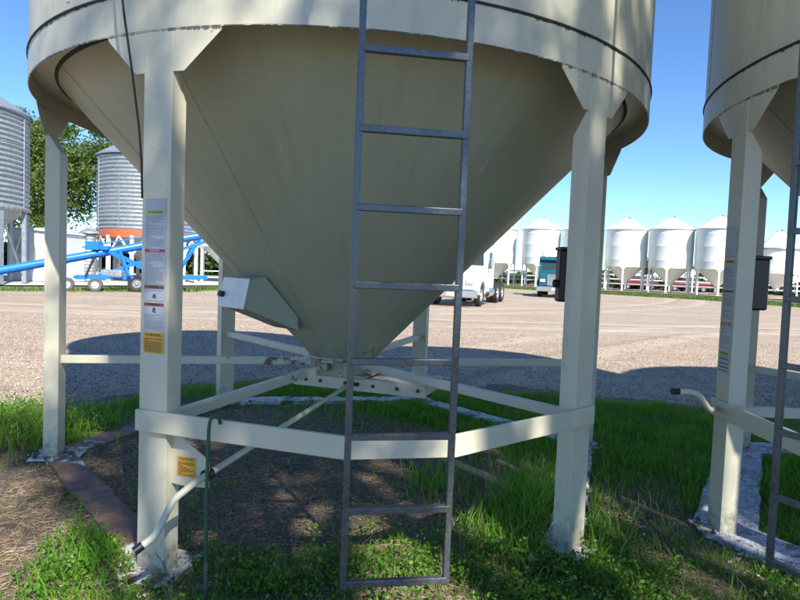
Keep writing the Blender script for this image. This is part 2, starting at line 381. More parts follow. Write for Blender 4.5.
def sticker(leg, name, org, ux, uz, rows, w, z_top, label):
    """rows: (kind, height, colour material, text). One vinyl sheet, header bars and print on it."""
    n_ = ux.cross(uz); H = sum(r[1] for r in rows)
    s = plate(org, ux, uz, n_, -w / 2, w / 2, z_top - H, z_top, .0035, .0028).build(name, M[rows[0][4] if len(rows[0]) > 4 else 'label_white'], leg)
    s['label'] = label; z = z_top
    hd = MB(); groups = {}
    for r in rows:
        kind, h, col, txt = r[:4]
        if kind == 'bar':
            mb = groups.setdefault(col, MB())
            p = plate(org, ux, uz, n_, -w / 2 + .003, w / 2 - .003, z - h, z, .0046, .001); mb.add(p.v, p.f)
            if txt: groups.setdefault(('t', 'print_white' if col in ('label_red',) else 'ink'), []).append((txt, h * .8, z - h / 2))
        elif kind == 'lines':
            mb = groups.setdefault(col, MB()); zz = z - .006
            while zz > z - h + .006:
                x = -w / 2 + .008
                while x < w / 2 - .012:
                    L = random.uniform(.006, .02); e = min(x + L, w / 2 - .008)
                    p = plate(org, ux, uz, n_, x, e, zz - .0032, zz, .0044, .0006); mb.add(p.v, p.f); x = e + .003
                    if random.random() < .08: break
                zz -= .0075
        elif kind == 'icon':
            mb = groups.setdefault('ink', MB())
            for a, b in (((-.006, -h * .3), (.0, h * .3)), ((.0, h * .3), (.010, -h * .1)), ((-.004, -h * .28), (.012, -h * .34))):
                mb.bar(org + ux * a[0] + uz * (z - h / 2 + a[1]) + n_ * .0045, org + ux * b[0] + uz * (z - h / 2 + b[1]) + n_ * .0045, .001, .006, up=n_.cross(ux * (b[0] - a[0]) + uz * (b[1] - a[1])))
        z -= h
    for k, v in groups.items():
        if isinstance(k, tuple):
            for txt, sz, zc in v: text_mesh(txt, min(sz * 1.1, w * 1.15 / len(txt)), M[k[1]], leg, org + uz * zc + n_ * .0046, ux, uz)
        else: v.build('printing', M[k], leg)
    return s

def near_bin(name, centre, rot, label, second):
    root = empty(name, (centre[0], centre[1], 0), R(rot), label=label, cat='grain bin', group='cream hopper bins in the near row')
    # wall, band, seams
    MB().lathe([(RW, ZS + .002), (RW, 4.9), (RW + .004, 4.905), (RW, 4.915), (RW, ZE), (RW - .004, ZE), (RW - .004, ZS + .002), (RW, ZS + .002)], 128).build('wall', M['cream_wall'], root)
    MB().lathe([(RW + .003, ZG), (RW + .003, ZS - .002), (RW - .003, ZS + .002), (RW - .003, ZG), (RW + .003, ZG)], 128).build('skirt_band', M['cream_wall'], root)
    MB().lathe([(RW - .01, ZS - .006), (RW + .009, ZS - .006), (RW + .012, ZS), (RW + .009, ZS + .007), (RW - .01, ZS + .007)], 128).build('lap_seam', M['seam'], root)
    for k in range(12):          # vertical lap joints of the wall sheets
        n, t_ = basis(A0 + 13 + 30 * k)
        MB().box(n * (RW + .0015) + Vector((0, 0, (ZS + ZE) / 2 + .02)), (.003, .035, ZE - ZS - .06), Matrix((n, t_, Vector((0, 0, 1)))).transposed()).build('sheet_joint', M['cream'], root)
    MB().lathe([(RW + .06, ZE - .05), (RW + .06, ZE), (.3, ZA), (.3, ZA + .12), (.001, ZA + .16)], 96).build('roof', M['cream'], root)
    # hopper cone: twelve sheets lapped one over the next
    r0, z0, r1, z1 = .27, .85, RW - .008, 2.925
    for k in range(12):
        mb = MB(); N = 10; a_s = A0 + 25.5 + 30 * k
        def ring(r, z, off): return [pol(r + off * .7, a_s + 30.6 * j / N, z - off * .7) for j in range(N + 1)]
        rows = []
        S = 12
        for i in range(S + 1):
            f = i / S; r = r0 + (r1 - r0) * f; z = z0 + (z1 - z0) * f
            rows.append([pol(r + .0011 * j / N, a_s + 30.25 * j / N, z - .0011 * j / N) for j in range(N + 1)])
        vs = [p for rw in rows for p in rw]; m = N + 1
        fs = [(i * m + j, i * m + j + 1, (i + 1) * m + j + 1, (i + 1) * m + j) for i in range(S) for j in range(N)]
        mb.add(vs, fs, True)
        ho = mb.build('hopper_sheet', M['cream_hopper_shaded'], root)
    rl = r0 + (r1 - r0) * (2.775 - z0) / (z1 - z0)
    MB().lathe([(RW - .006, 2.80), (RW - .006, 2.792), (rl + .004, 2.772), (rl + .004, 2.78), (RW - .006, 2.80)], 128).build('ledge_ring', M['cream'], root)
    MB().lathe([(rl + .012, 2.778), (rl + .002, 2.764), (rl - .008, 2.755)], 96).build('weld_ring', M['seam'], root)
    # square outlet neck and slide gate
    g = R(-19.4); gd = Vector((cos(g), sin(g), 0)); gn = Vector((sin(g), -cos(g), 0))
    rotg = Matrix((gd, -gn, Vector((0, 0, 1)))).transposed()
    nk = MB(); nk.lathe([(r0 + .02, z0 + .012), (r0 + .02, z0 - .01), (r0 + .005, z0 - .02), (r0 + .005, .735)], 32)
    nk.box((0, 0, .725), (.60, .52, .02), rotg); nk.build('outlet_neck', M['cream_hopper_shaded'], root, .003)
    sg = MB()
    for sgn in (1, -1):
        sg.bar(gn * sgn * .235 + gd * -.34 + Vector((0, 0, .66)), gn * sgn * .235 + gd * .80 + Vector((0, 0, .66)), .012, .095)
        sg.bar(gn * sgn * .205 + gd * -.34 + Vector((0, 0, .708)), gn * sgn * .205 + gd * .80 + Vector((0, 0, .708)), .05, .008)
    sg.bar(gd * -.335 + gn * .23 + Vector((0, 0, .66)), gd * -.335 - gn * .23 + Vector((0, 0, .66)), .012, .09)
    sg.bar(gd * .795 + gn * .23 + Vector((0, 0, .66)), gd * .795 - gn * .23 + Vector((0, 0, .66)), .012, .06)
    gate = sg.build('slide_gate', M['cream'], root, .002)
    MB().box(gd * .35 + Vector((0, 0, .69)), (.72, .38, .006), rotg).build('gate_plate', M['cream'], gate)
    for u in (-.22, -.09, .37, .57, .74): MB().tube([gn * .24 + gd * u + Vector((0, 0, .665)), gn * .252 + gd * u + Vector((0, 0, .665))], .014, 10).build('bolt', M['ink'], gate)
    hub = MB(); hc = gn * .25 + gd * .19 + Vector((0, 0, .67)); hub.tube([hc, hc + gn * .03], .026, 12)
    for s_ in (-.05, .05): hub.tube([hc + gd * s_, hc + gd * s_ + gn * .018], .016, 8)
    hub.build('pinion', M['black'], gate)
    # legs
    legs = []
    for k in range(6):
        a = A0 + 60 * k; n, t_ = basis(a); Z = Vector((0, 0, 1))
        poly = [(0, .012), (LD, .012), (LD, 2.36), (.02, 2.50), (.006, ZG - .004), (0, ZG - .004)]
        leg = MB().prism(poly, lambda d, z: n * (RL - d) - t_ * LW / 2 + Z * z, lambda d, z: n * (RL - d) + t_ * LW / 2 + Z * z).build('leg', M['cream_leg'], root, .007)
        legs.append(leg)
        gp = MB(); N = 12; vs = []
        for (hw, z) in ((.335, ZG + .006), (.325, ZG - .02), (.148, 2.488), (.14, 2.480)):
            for off in (-.0005, -.006):
                vs += [pol(RW + off, a + math.degrees((-hw + 2 * hw * j / N) / RW), z) for j in range(N + 1)]
        m = N + 1
        fs = []
        for i in range(3):
            o1, o2 = i * 2 * m, (i + 1) * 2 * m
            for j in range(N):
                fs += [(o1 + j, o1 + j + 1, o2 + j + 1, o2 + j), (o1 + m + j, o2 + m + j, o2 + m + j + 1, o1 + m + j + 1)]
            fs += [(o1, o2, o2 + m, o1 + m), (o1 + N, o1 + m + N, o2 + m + N, o2 + N)]
        for o1, fl in ((0, 1), (6 * m, 0)):
            for j in range(N): fs.append((o1 + j, o1 + m + j, o1 + m + j + 1, o1 + j + 1))
        gp.add(vs, fs); gp.build('gusset', M['cream_leg'], leg, .002)
        ft = MB(); ft.bar(n * (RL - LD / 2 - .2) + Z * .048, n * (RL - LD / 2 + .15) + Z * .048, .26, .016, up=(0, 0, 1)); ft.build('foot_plate', M['skid_white'], leg, .002)
        for u, w in ((.10, .1), (.10, -.1)):
            p = n * (RL - LD / 2 + u) + t_ * w + Z * .055
            MB().tube([p, p + Z * .02, p + Z * .021, p + Z * .035], [.016, .016, .008, .007], 6).build('anchor_bolt', M['rust'], leg)
        # radial brace
        pa = n * (RL - LD + .002) + Z * .80; pb = n * .26 + Z * .80
        br = MB().bar(pa, pb, .05, .06).build('brace', M['cream_brace' if k in (0, 5) else 'cream_brace_light'], root, .004)
        if k in (0, 5): br['label'] = 'brace rusted towards the middle of the bin'
        MB().bar(n * .33 + Z * .835, n * .25 + Z * .835, .10, .012).build('brace_tab', M['cream'], br)
    # guard strap bowed round the ladder
    n0, t0 = basis(A0); n1, t1 = basis(A0 + 60); nm, tm = basis(A0 + 30)
    z_ = Vector((0, 0, .81))
    P = [n0 * (RL + .013) - t0 * (LW / 2 + .004) + z_, n0 * (RL + .013) + t0 * (LW / 2) + z_, nm * 2.478 - tm * .25 + z_, nm * 2.478 + tm * .25 + z_, n1 * (RL + .013) - t1 * (LW / 2) + z_, n1 * (RL + .013) + t1 * (LW / 2 + .004) + z_]
    st = MB(); th = .022; out = []
    for i, p in enumerate(P):
        d = (P[min(i + 1, 5)] - P[max(i - 1, 0)]).normalized(); nn = d.cross(Vector((0, 0, 1)))
        out.append((p - nn * th / 2, p + nn * th / 2))
    for z0_, z1_ in ((-.052, .052),):
        vs = []
        for a, b in out: vs += [a + Vector((0, 0, z0_)), b + Vector((0, 0, z0_)), b + Vector((0, 0, z1_)), a + Vector((0, 0, z1_))]
        fs = [(i * 4 + j, i * 4 + (j + 1) % 4, (i + 1) * 4 + (j + 1) % 4, (i + 1) * 4 + j) for i in range(5) for j in range(4)] + [(3, 2, 1, 0), (20, 21, 22, 23)]
        st.add(vs, fs)
    st.build('guard_strap', M['cream'], root, .004)
    # skid members on the ground between the feet
    w = .36 if second else .21
    for k in range(6):
        if not second and k == 0: continue          # buried under the grass at the front
        a = A0 + 60 * k; rr = RL - .07; pa, pb = pol(rr, a, 0), pol(rr, a + 60, 0)
        d = (pb - pa).normalized(); s_ = Vector((d.y, -d.x, 0)); L = (pb - pa).length
        N = 26; vs = []; al = []
        for i in range(N + 1):
            f = i / N
            if k == 5: f2 = 1 - f
            else: f2 = f
            c_ = pa.lerp(pb, f); zz = .062 + random.uniform(-.004, .004)
            l_ = w / 2 + random.uniform(-.012, .006); r_ = w / 2 + random.uniform(-.012, .006)
            vs += [c_ + s_ * l_ + Vector((0, 0, -.02)), c_ + s_ * l_ + Vector((0, 0, zz)), c_ - s_ * r_ + Vector((0, 0, zz + random.uniform(-.003, .003))), c_ - s_ * r_ + Vector((0, 0, -.02))]
            al += [f2] * 4
        mb = MB(); mb.add(vs, [(i * 4 + j, i * 4 + j + 1, i * 4 + j + 5, i * 4 + j + 4) for i in range(N) for j in range(3)])
        mat = M['skid_silver'] if second else (M['skid_rust'] if k in (5, 4) else M['skid_white'])
        o = mb.build('skid_member', mat, root)
        at = o.data.attributes.new('along', 'FLOAT', 'POINT'); at.data.foreach_set('value', al)
        if k == 5 and not second: o['label'] = 'skid member rusted brown with peeling white paint'
    # ladder
    LA = A0 + 28.22; nl, tl = basis(LA); top = ZE + .3
    lad = MB(); lad0 = empty('ladder'); lad0.parent = root
    def lp(s, z):
        kk = (z - .4113) / .2803; return nl * (2.8762 + .0021 * kk) + tl * s * .19695 + Vector((0, 0, z))
    for s in (-1, 1):
        MB().bar(lp(s, .392), lp(s, top), .024, .026, up=nl).build('rail', M['ladder'], lad0, .003)
    k = 0
    while .4113 + k * .2803 < top:
        z = .4113 + k * .2803
        MB().bar(lp(-1, z) + nl * .004, lp(1, z) + nl * .004, .024, .026).build('rung', M['ladder'], lad0, .003); k += 1
    for z in (3.35, 5.1, 6.6):
        for s in (-1, 1): MB().bar(lp(s, z), nl * (RW - .0) + tl * s * .19695 + Vector((0, 0, z)), .03, .008).build('standoff', M['ladder'], lad0)
    # inspection hatch low on the cone
    n, t_ = basis(227); Z = Vector((0, 0, 1)); hb = MB(); hw = .15
    poly = [(.60, 1.10), (1.08, 1.28), (1.035, 1.475), (.90, 1.50), (.60, 1.20)]
    if not second:
        hb.prism(poly, lambda r, z: n * r - t_ * hw + Z * z, lambda r, z: n * r + t_ * hw + Z * z)
        h_ = hb.build('inspection_hatch', M['cream_hopper_shaded'], root, .004)
        fl = MB(); dd = Vector((n.x * -.045, n.y * -.045, .195)).normalized(); no = dd.cross(t_).normalized()
        if no.dot(n) < 0: no = -no
        fl.bar(n * 1.082 + Z * 1.272 + no * .006, n * 1.036 + Z * 1.482 + no * .006, .33, .010, up=no); fl.build('hatch_lid', M['white_bin'], h_, .002)
        MB().tube([n * 1.065 + Z * 1.36 - t_ * .12 + no * .01, n * 1.065 + Z * 1.36 - t_ * .12 + no * .045], .022, 10).build('hatch_knob', M['black'], h_)
    # bracket plate and crank rod of the slide gate
    n, t_ = basis(A0); Z = Vector((0, 0, 1))
    pl = MB(); poly = [(-.01, .50), (-.01, .735), (.05, .735), (.195, .65), (.215, .63), (.215, .505), (.06, .495)]
    po = n * (RL - .045) + t_ * (LW / 2 + .003)
    pl.prism(poly, lambda u, z: po + t_ * u + Z * z, lambda u, z: po - n * .006 + t_ * u + Z * z)
    bp = None if second else pl.build('bracket_plate', M['cream'], root, .001)
    if not second: sticker(bp, 'caution_sticker', po + t_ * .085 + Z * .595, t_, Z, [('bar', .02, 'label_orange', 'CAUTION', 'label_orange'), ('lines', .075, 'ink', '')], .105, .045, 'orange rectangular caution sticker with black print')
    ring = n * (RL - .06) + t_ * (LW / 2 + .20) + Z * .565
    if second: ring = n * (RL - .06) - t_ * (LW / 2 + .05) + Z * .80
    rdir = (gn * .27 + gd * .19 + Z * .67 - ring).normalized()
    MB().tube([ring - rdir * .018, ring + rdir * .018], .030, 16).build('rod_bushing', M['black'], root)
    gp_ = gn * .27 + gd * .19 + Z * .67
    if not second: path = [gp_, ring, ring - rdir * .10, ring + Vector((-.095, -.19, -.055)), ring + Vector((-.115, -.25, -.12)), ring + Vector((-.135, -.29, -.18)), ring + Vector((-.20, -.34, -.225))]
    else:
        rt = Matrix.Rotation(R(-rot), 3, 'Z'); O = Vector((centre[0], centre[1], 0))
        path = [gp_, ring] + [rt @ (Vector(p) - O) for p in ((1.86, 3.58, .825), (1.80, 3.53, .88), (1.76, 3.51, .925), (1.69, 3.47, .955), (1.56, 3.41, .965))]
    # smooth the bends
    pts = [path[0]]
    for i in range(1, len(path) - 2 + 1):
        a, b, c_ = path[i - 1], path[i], path[min(i + 1, len(path) - 1)]
        if i == 1: pts.append(b)
        else:
            p1, p2 = b.lerp(a, .25), b.lerp(c_, .25); pts += [p1, (p1 + p2) / 4 + b / 2, p2]
    pts.append(path[-1])
    rod = MB().tube(pts, .0165, 14).build('crank_rod', M['cream'], root)
    dd = (pts[-1] - pts[-2]).normalized(); MB().tube([pts[-1] - dd * .035, pts[-1] + dd * .006], .0195, 14).build('end_cap', M['black'], rod)
    # decals on the leg's outer face
    org = n * RL + Z * 0
    ux = t_
    if not second:
        L = legs[0]
        sticker(L, 'faded_sticker', org, ux, Z, [('lines', .055, 'label_white', '', 'label_grey')], .122, 1.885, 'faded grey sticker')
        sticker(L, 'instruction_sticker', org, ux, Z, [('bar', .018, 'label_yellow', 'ATTENTION'), ('lines', .165, 'ink_grey', ''), ('bar', .016, 'label_red', 'DANGER'), ('lines', .155, 'ink_grey', '')], .122, 1.828, 'long white instruction sticker with red danger bar')
        sticker(L, 'warning_sticker', org, ux, Z, [('bar', .016, 'label_maroon', 'DANGER'), ('lines', .022, 'ink_grey', ''), ('icon', .024, '', ''), ('lines', .012, 'ink_grey', '')], .122, 1.470, 'small white warning sticker with maroon header')
        sticker(L, 'warning_sticker', org, ux, Z, [('bar', .016, 'label_maroon', 'WARNING'), ('icon', .034, '', ''), ('lines', .085, 'ink_grey', '')], .122, 1.386, 'white warning sticker with pictogram')
        sticker(L, 'warning_sticker', org, ux, Z, [('bar', .024, 'label_orange', 'WARNING', 'label_orange'), ('lines', .076, 'ink', '')], .118, 1.242, 'orange warning sticker')
    else:
        L = legs[0]
        sticker(L, 'faded_sticker', org, ux, Z, [('lines', .19, 'label_white', '', 'label_grey')], .12, 1.93, 'faded grey sticker')
        sticker(L, 'instruction_sticker', org, ux, Z, [('bar', .022, 'label_orange', 'WARNING'), ('lines', .15, 'ink_grey', '')], .12, 1.725, 'white sticker with orange header')
        sticker(L, 'instruction_sticker', org, ux, Z, [('bar', .012, 'ink', ''), ('lines', .17, 'ink_grey', '')], .12, 1.54, 'white sticker with black top bar')
        sticker(L, 'instruction_sticker', org, ux, Z, [('bar', .02, 'label_red', 'DANGER'), ('lines', .15, 'ink_grey', '')], .12, 1.345, 'white sticker with red header')
        sticker(L, 'caution_sticker', org, ux, Z, [('bar', .026, 'label_yellow', 'CAUTION', 'label_white'), ('lines', .018, 'ink', ''), ('bar', .006, 'ink', ''), ('lines', .02, 'label_white', ''), ('bar', .006, 'ink', ''), ('lines', .018, 'label_white', ''), ('bar', .006, 'ink', ''), ('lines', .016, 'label_white', ''), ('bar', .006, 'ink', ''), ('lines', .012, 'label_white', '')], .12, 1.165, 'white caution sticker with yellow header and black lines')
    return root
C1 = (-.454, 5.096); C2 = (4.28, 3.67); ROT2 = -72.8
near_bin('hopper_bin', C1, 0, 'large cream hopper bin filling the middle, ladder hanging in front and rusted brown skid member', False)
near_bin('hopper_bin', C2, ROT2, 'cream hopper bin cut by the right edge, standing on silvery cracked skid members', True)

# black boxes hung on legs
def doc_box(p, label, out):
    b = empty('document_box', p, R(out), label=label, cat='box', group='black boxes on the bin legs')
    MB().box((0, 0, .25), (.30, .12, .46)).build('case', M['black'], b, .02)
    MB().box((0, 0, .487), (.315, .135, .03)).build('lid', M['black'], b, .008)
    MB().tube([(-.15, 0, .18), (-.18, 0, .18)], .035, 14).build('latch', M['rubber'], b)
    MB().box((.0, .08, .3), (.10, .05, .20)).build('bracket', M['rubber'], b)
doc_box((1.53, 5.42, 1.335), 'black box beside the right front leg of the big middle bin', 8)
doc_box((3.115, 5.42, 1.325), 'black box right of the sticker covered leg of the right edge bin', 25)

# cable down the left front leg
mb = MB(); pts = [(-1.345, 2.80, 3.35), (-1.325, 2.815, 2.95), (-1.30, 2.83, 2.70), (-1.27, 2.855, 2.45), (-1.243, 2.875, 2.2), (-1.236, 2.89, 2.05), (-1.236, 2.905, 1.88)]
tag(mb.tube(pts, .0055, 8).build('cable', M['cable']), 'thin black cable hanging in front of the left bin wall and leg', 'cable')
# green rod hooked over the strap
rodr = empty('hooked_rod', (-.845, 2.80, 0), 0, label='thin green steel rod with hooked top hanging over the cream guard strap', cat='rod')
hk = [(0, .0, .22), (-.004, 0, .5), (0, 0, .83), (.004, .0, .87), (.013, .012, .894), (.026, .022, .897), (.036, .036, .885), (.038, .045, .85)]
MB().tube([(x, y - .065, z) for x, y, z in hk], .0085, 10).build('shaft', M['green_rod'], rodr)
MB().tube([(0, -.065, .0), (.0, -.065, .22)], .0080, 10).build('tip', M['rod_bare'], rodr)

# ------------------------------------------------------------------ simplified hopper bins (far row) and helper
def far_bin(rad, zg, ze, za, mat, legs=6, label='', group=None, name='hopper_bin', a0=-80, detail=True):
    root = empty(name, label=label, cat='grain bin', group=group)
    MB().lathe([(rad, zg), (rad, (zg + ze) * .36), (rad + .005, (zg + ze) * .362), (rad, (zg + ze) * .366), (rad, (zg + ze) / 2 * 1.04), (rad + .005, (zg + ze) / 2 * 1.045), (rad, (zg + ze) / 2 * 1.05), (rad, (zg + ze) * .66), (rad + .005, (zg + ze) * .663), (rad, (zg + ze) * .667), (rad, ze)], 48).build('wall', mat, root)
    MB().lathe([(rad + .12, ze - .06), (rad + .12, ze), (.32, za - .12), (.32, za), (.001, za + .03)], 48).build('roof', mat, root)
    MB().box((.2, -.25, za + .02), (.5, .4, .1)).build('hatch', M['galv_dark'], root)
    MB().lathe([(rad - .02, zg + .25), (.28, .95), (.28, .7)], 48).build('hopper', mat, root)
    for k in range(legs):
        a = a0 + 360 / legs * k; n, t_ = basis(a); Z = Vector((0, 0, 1)); r_ = rad + .012
        poly = [(-.09, 0), (.09, 0), (.09, zg - .30), (.16, zg - .18), (.36, zg), (-.36, zg), (-.16, zg - .18), (-.09, zg - .30)]
        MB().prism(poly, lambda u, z: n * r_ + t_ * u + Z * z, lambda u, z: n * (r_ - .14) + t_ * u + Z * z).build('leg', mat, root)
        MB().bar(n * (r_ - .1) + Z * .8, n * .2 + Z * .8, .05, .06).build('brace', mat, root)
    if detail:
        mb = MB(); la = a0 + 95; n, t_ = basis(la)
        for s in (-.2, .2): mb.bar(n * (rad + .15) + t_ * s + Vector((0, 0, .5)), n * (rad + .15) + t_ * s + Vector((0, 0, ze)), .04, .04, up=n)
        z = .6
        while z < ze: mb.bar(n * (rad + .15) + t_ * .2 + Vector((0, 0, z)), n * (rad + .15) - t_ * .2 + Vector((0, 0, z)), .03, .03); z += .35
        mb.build('ladder', M['galv_dark'], root)
    return root
# third bin of the near row, just outside the frame, whose shadow crosses the gravel
b3 = far_bin(RW, ZG, ZE, ZA, M['cream'], label='cream hopper bin beyond the right edge bin, same near row', group='cream hopper bins in the near row')
b3.location = (9.04, 2.17, 0)
row = [(12.5, 77.4, 'white hopper bin whose roof is cut by the cone, behind the white truck'), (17.35, 74.6, 'white hopper bin standing right behind the teal truck'), (21.8, 72.6, 'white hopper bin mostly hidden behind the right front leg'),
       (26.1, 70.2, 'white hopper bin just right of the right front leg'), (29.9, 67.2, 'white hopper bin midway between the near bins, second right of the leg'), (33.6, 64.2, 'white hopper bin touching the sticker covered leg on its left')]
proto = None
for i, (x, y, lab) in enumerate(row):
    if proto is None:
        proto = far_bin(RW, ZG, ZE, ZA, M['white_bin'], label=lab, group='white hopper bins across the yard', a0=-118); o = proto
    else: o = copy_tree(proto)
    o.location = (x - .42, y, 0); o.rotation_euler = (0, 0, R([0, 4, -8, 2, -3, 5][i])); o['label'] = lab
sq = far_bin(1.95, 2.5, 5.15, 7.1, M['white_bin'], label='short white hopper bin with steep roof between the right leg and the right ladder', group=None, a0=-95)
sq.location = (39.9, 65, 0); MB().lathe([(1.98, 5.12), (2.1, 5.0), (2.08, 5.18), (1.98, 5.2)], 36).build('eave_ring', M['galv_dark'], sq)
hz = far_bin(RW, ZG, ZE, ZA, M['white_bin'], label='white hopper bin base seen left of the cone, behind the blue auger end', a0=-75)
hz.location = (-13.6, 48, 0)

# ------------------------------------------------------------------ galvanised bins on the left
def corr_lathe(mb, rad, z0, z1, pitch=.11, n=72, amp=.02):
    prof = []; z = z0; k = 0
    while z < z1: prof.append((rad + (amp if k % 2 else -amp), z)); z += pitch / 2; k += 1
    prof.append((rad, z1)); mb.lathe(prof, n)
def galv_bin(label, rad, zb, ze, za, loc):
    root = empty('galvanised_bin', loc, 0, label=label, cat='grain bin')
    mb = MB(); corr_lathe(mb, rad, zb, ze, .26, 80, .045); mb.build('wall', M['galv'], root)
    mb = MB(); mb.lathe([(rad + .15, ze - .1), (rad + .15, ze), (.5, za), (.5, za + .35), (.001, za + .5)], 40, smooth=False); mb.build('roof', M['galv'], root)
    for k in range(10):
        n, t_ = basis(k * 36 + 8); MB().bar(n * (rad + .05) + Vector((0, 0, zb)), n * (rad + .05) + Vector((0, 0, ze - .3 - (k % 3) * 1.2)), .07, .05, up=n).build('stiffener', M['galv'], root)
    for z in () if rad < 3.5 else (zb + (ze - zb) * .33, zb + (ze - zb) * .66, ze - .4): MB().lathe([(rad + .03, z), (rad + .045, z + .03), (rad + .03, z + .06)], 64).build('ring_joint', M['galv_dark'], root)
    return root
gA = galv_bin('big galvanised hopper bin cut by the left edge', 3.6, 3.85, 8.95, 10.9, (-23.7, 32, 0))
MB().lathe([(3.55, 3.9), (.4, 1.4)], 40).build('hopper', M['galv_dark'], gA)
for k in range(12):
    n, t_ = basis(k * 30 + 13); Z = Vector((0, 0, 1))
    MB().bar(n * 3.55, n * 3.55 + Z * 3.9, .18, .2, up=n).build('leg', M['galv'], gA)
    n2, _ = basis(k * 30 + 43)
    MB().tube([n * 3.5 + Z * 3.7, n2 * 3.5 + Z * .3], .045, 8).build('diagonal_brace', M['galv_dark'], gA)
MB().lathe([(3.68, 3.78), (3.72, 3.9), (3.66, 4.0)], 64).build('base_ring', M['galv_dark'], gA)
v = MB(); v.box((1.35, -1.2, 10.2), (.55, .55, .7)); v.box((1.35, -1.2, 10.58), (.72, .72, .1)); v.build('roof_vent', M['galv'], gA, .02)
gB = galv_bin('corrugated galvanised bin with orange base band behind the blue auger', 3.25, 3.35, 8.35, 10.2, (-17.6, 42.5, 0))
mb = MB(); mb.lathe([(3.27, 2.85), (3.29, 2.87), (3.29, 3.38), (3.24, 3.40)], 64, smooth=False); mb.build('base_band', M['orange'], gB)
for k in range(12):
    n, t_ = basis(k * 30 + 5); n2, _ = basis(k * 30 + 20); n3, _ = basis(k * 30 + 35); Z = Vector((0, 0, 1))
    MB().bar(n * 3.25, n * 3.25 + Z * 3.0, .2, .2, up=n).build('leg', M['white_rail'], gB)
    MB().bar(n * 3.25 + Z * 1.7, n2 * 3.25 + Z * 2.95, .1, .1).build('strut', M['white_rail'], gB)
    MB().bar(n3 * 3.25 + Z * 1.7, n2 * 3.25 + Z * 2.95, .1, .1).build('strut', M['white_rail'], gB)
MB().lathe([(3.2, 3.2), (.4, 1.2)], 40).build('hopper', M['galv_dark'], gB)
# flue-like galvanised cylinder with a conical cap
fl = empty('vent_silo', (-19.6, 38.4, 0), 0, label='small galvanised cylinder with conical cap beside the white shed', cat='silo')
mb = MB(); corr_lathe(mb, .40, .0, 3.05, .2, 28, .02); mb.build('body', M['galv_dark'], fl)
MB().lathe([(.62, 3.0), (.60, 3.08), (.2, 3.32), (.001, 3.34)], 28).build('cap', M['galv'], fl)
# sheds
def shed(label, loc, rz, sx, sy, h0, h1):
    s = empty('shed', loc, R(rz), label=label, cat='shed', group='white sheds behind the auger')
    poly = [(-sx / 2, 0), (sx / 2, 0), (sx / 2, h1), (-sx / 2, h0)]
    MB().prism(poly, lambda x, z: (x, -sy / 2, z), lambda x, z: (x, sy / 2, z)).build('wall', M['shed'], s)
    k = int(sx / .35)
    for i in range(k):
        x = -sx / 2 + .35 * (i + .5); z = h0 + (h1 - h0) * (x + sx / 2) / sx
        MB().box((x, -sy / 2 - .015, z / 2), (.05, .03, z - .1)).build('cladding_rib', M['shed'], s)
    MB().prism([(-sx / 2 - .1, h0 + .02), (sx / 2 + .1, h1 + .02), (sx / 2 + .1, h1 + .14), (-sx / 2 - .1, h0 + .14)], lambda x, z: (x, -sy / 2 - .15, z), lambda x, z: (x, sy / 2 + .15, z)).build('roof', M['white_rail'], s)
    return s
s1 = shed('white shed with grey end wall between the left silo leg and the near left leg', (-22.35, 38.4, 0), 0, 1.75, 4, 3.0, 3.0)
MB().box((-1.0, -1.0, 1.5), (.25, 2.0, 2.98)).build('end_wall', M['shed_grey'], s1)
w_ = MB(); w_.box((-.40, -2.04, 2.0), (.5, .05, .8)); w_.build('window', M['shed_grey'], s1)
s2 = shed('white shed with sloping roof right of the near left leg', (-20.85, 37.6, 0), 0, 2.3, 3.2, 3.0, 2.8)
MB().box((.3, -1.64, 1.0), (.8, .05, 1.95)).build('door', M['shed'], s2)

# ------------------------------------------------------------------ blue grain auger
def wheel(parent, p, r, w, rimr, axis, name='wheel', rim='rim', ty='rubber'):
    p = Vector(p); ax = Vector(axis).normalized()
    prof = [(-w / 2, r * .80), (-w / 2, r * .93), (-w * .35, r), (w * .35, r), (w / 2, r * .93), (w / 2, r * .80), (w * .4, rimr), (-w * .4, rimr), (-w / 2, r * .80)]
    def rev(prof, n=24):
        mb = MB(); u = ax.orthogonal().normalized(); v_ = ax.cross(u)
        vs = [p + ax * x + (u * cos(2 * PI * k / n) + v_ * sin(2 * PI * k / n)) * q for x, q in prof for k in range(n)]
        mb.add(vs, [(i * n + k, i * n + (k + 1) % n, (i + 1) * n + (k + 1) % n, (i + 1) * n + k) for i in range(len(prof) - 1) for k in range(n)], True); return mb
    o = rev(prof).build(name, M[ty], parent)
    rev([(-w * .42, rimr), (-w * .30, rimr * .9), (-w * .1, rimr * .75), (-w * .1, rimr * .45), (-w * .45, rimr * .3), (-w * .45, .001)]).build('rim', M[rim], o)
    rev([(w * .42, rimr), (w * .30, rimr * .9), (w * .1, rimr * .75), (w * .1, rimr * .45), (w * .45, rimr * .3), (w * .45, .001)]).build('rim', M[rim], o)
    return o
au = empty('grain_auger', (-14, 28.5, 0), 0, label='long blue grain auger on a wheeled frame rising behind the left legs', cat='auger')
def L_(x, y, z): return Vector((x + 14, y - 28.5, z))
tip = L_(-18.1, 27.0, .72); far = L_(-3.0, 34.5, 4.75)
main = MB().tube([tip, far], .19, 18).build('tube', M['blue'], au)
dv = (far - tip).normalized()
def on(f): return tip.lerp(far, f)
MB().tube([tip - dv * .9, tip + dv * .05], .12, 12).build('intake', M['blue'], au)
MB().box(tip + Vector((-.25, 0, 0)), (.5, .55, .42)).build('intake_guard', M['blue'], au, .05)
for f in (.06, .17, .26, .36, .46, .6, .8): MB().tube([on(f) - dv * .04, on(f) + dv * .04], .225, 18).build('flange', M['blue'], au)
mb = MB(); mb.bar(on(.21) + Vector((0, 0, .42)), on(.62) + Vector((0, 0, .46)), .06, .06); 
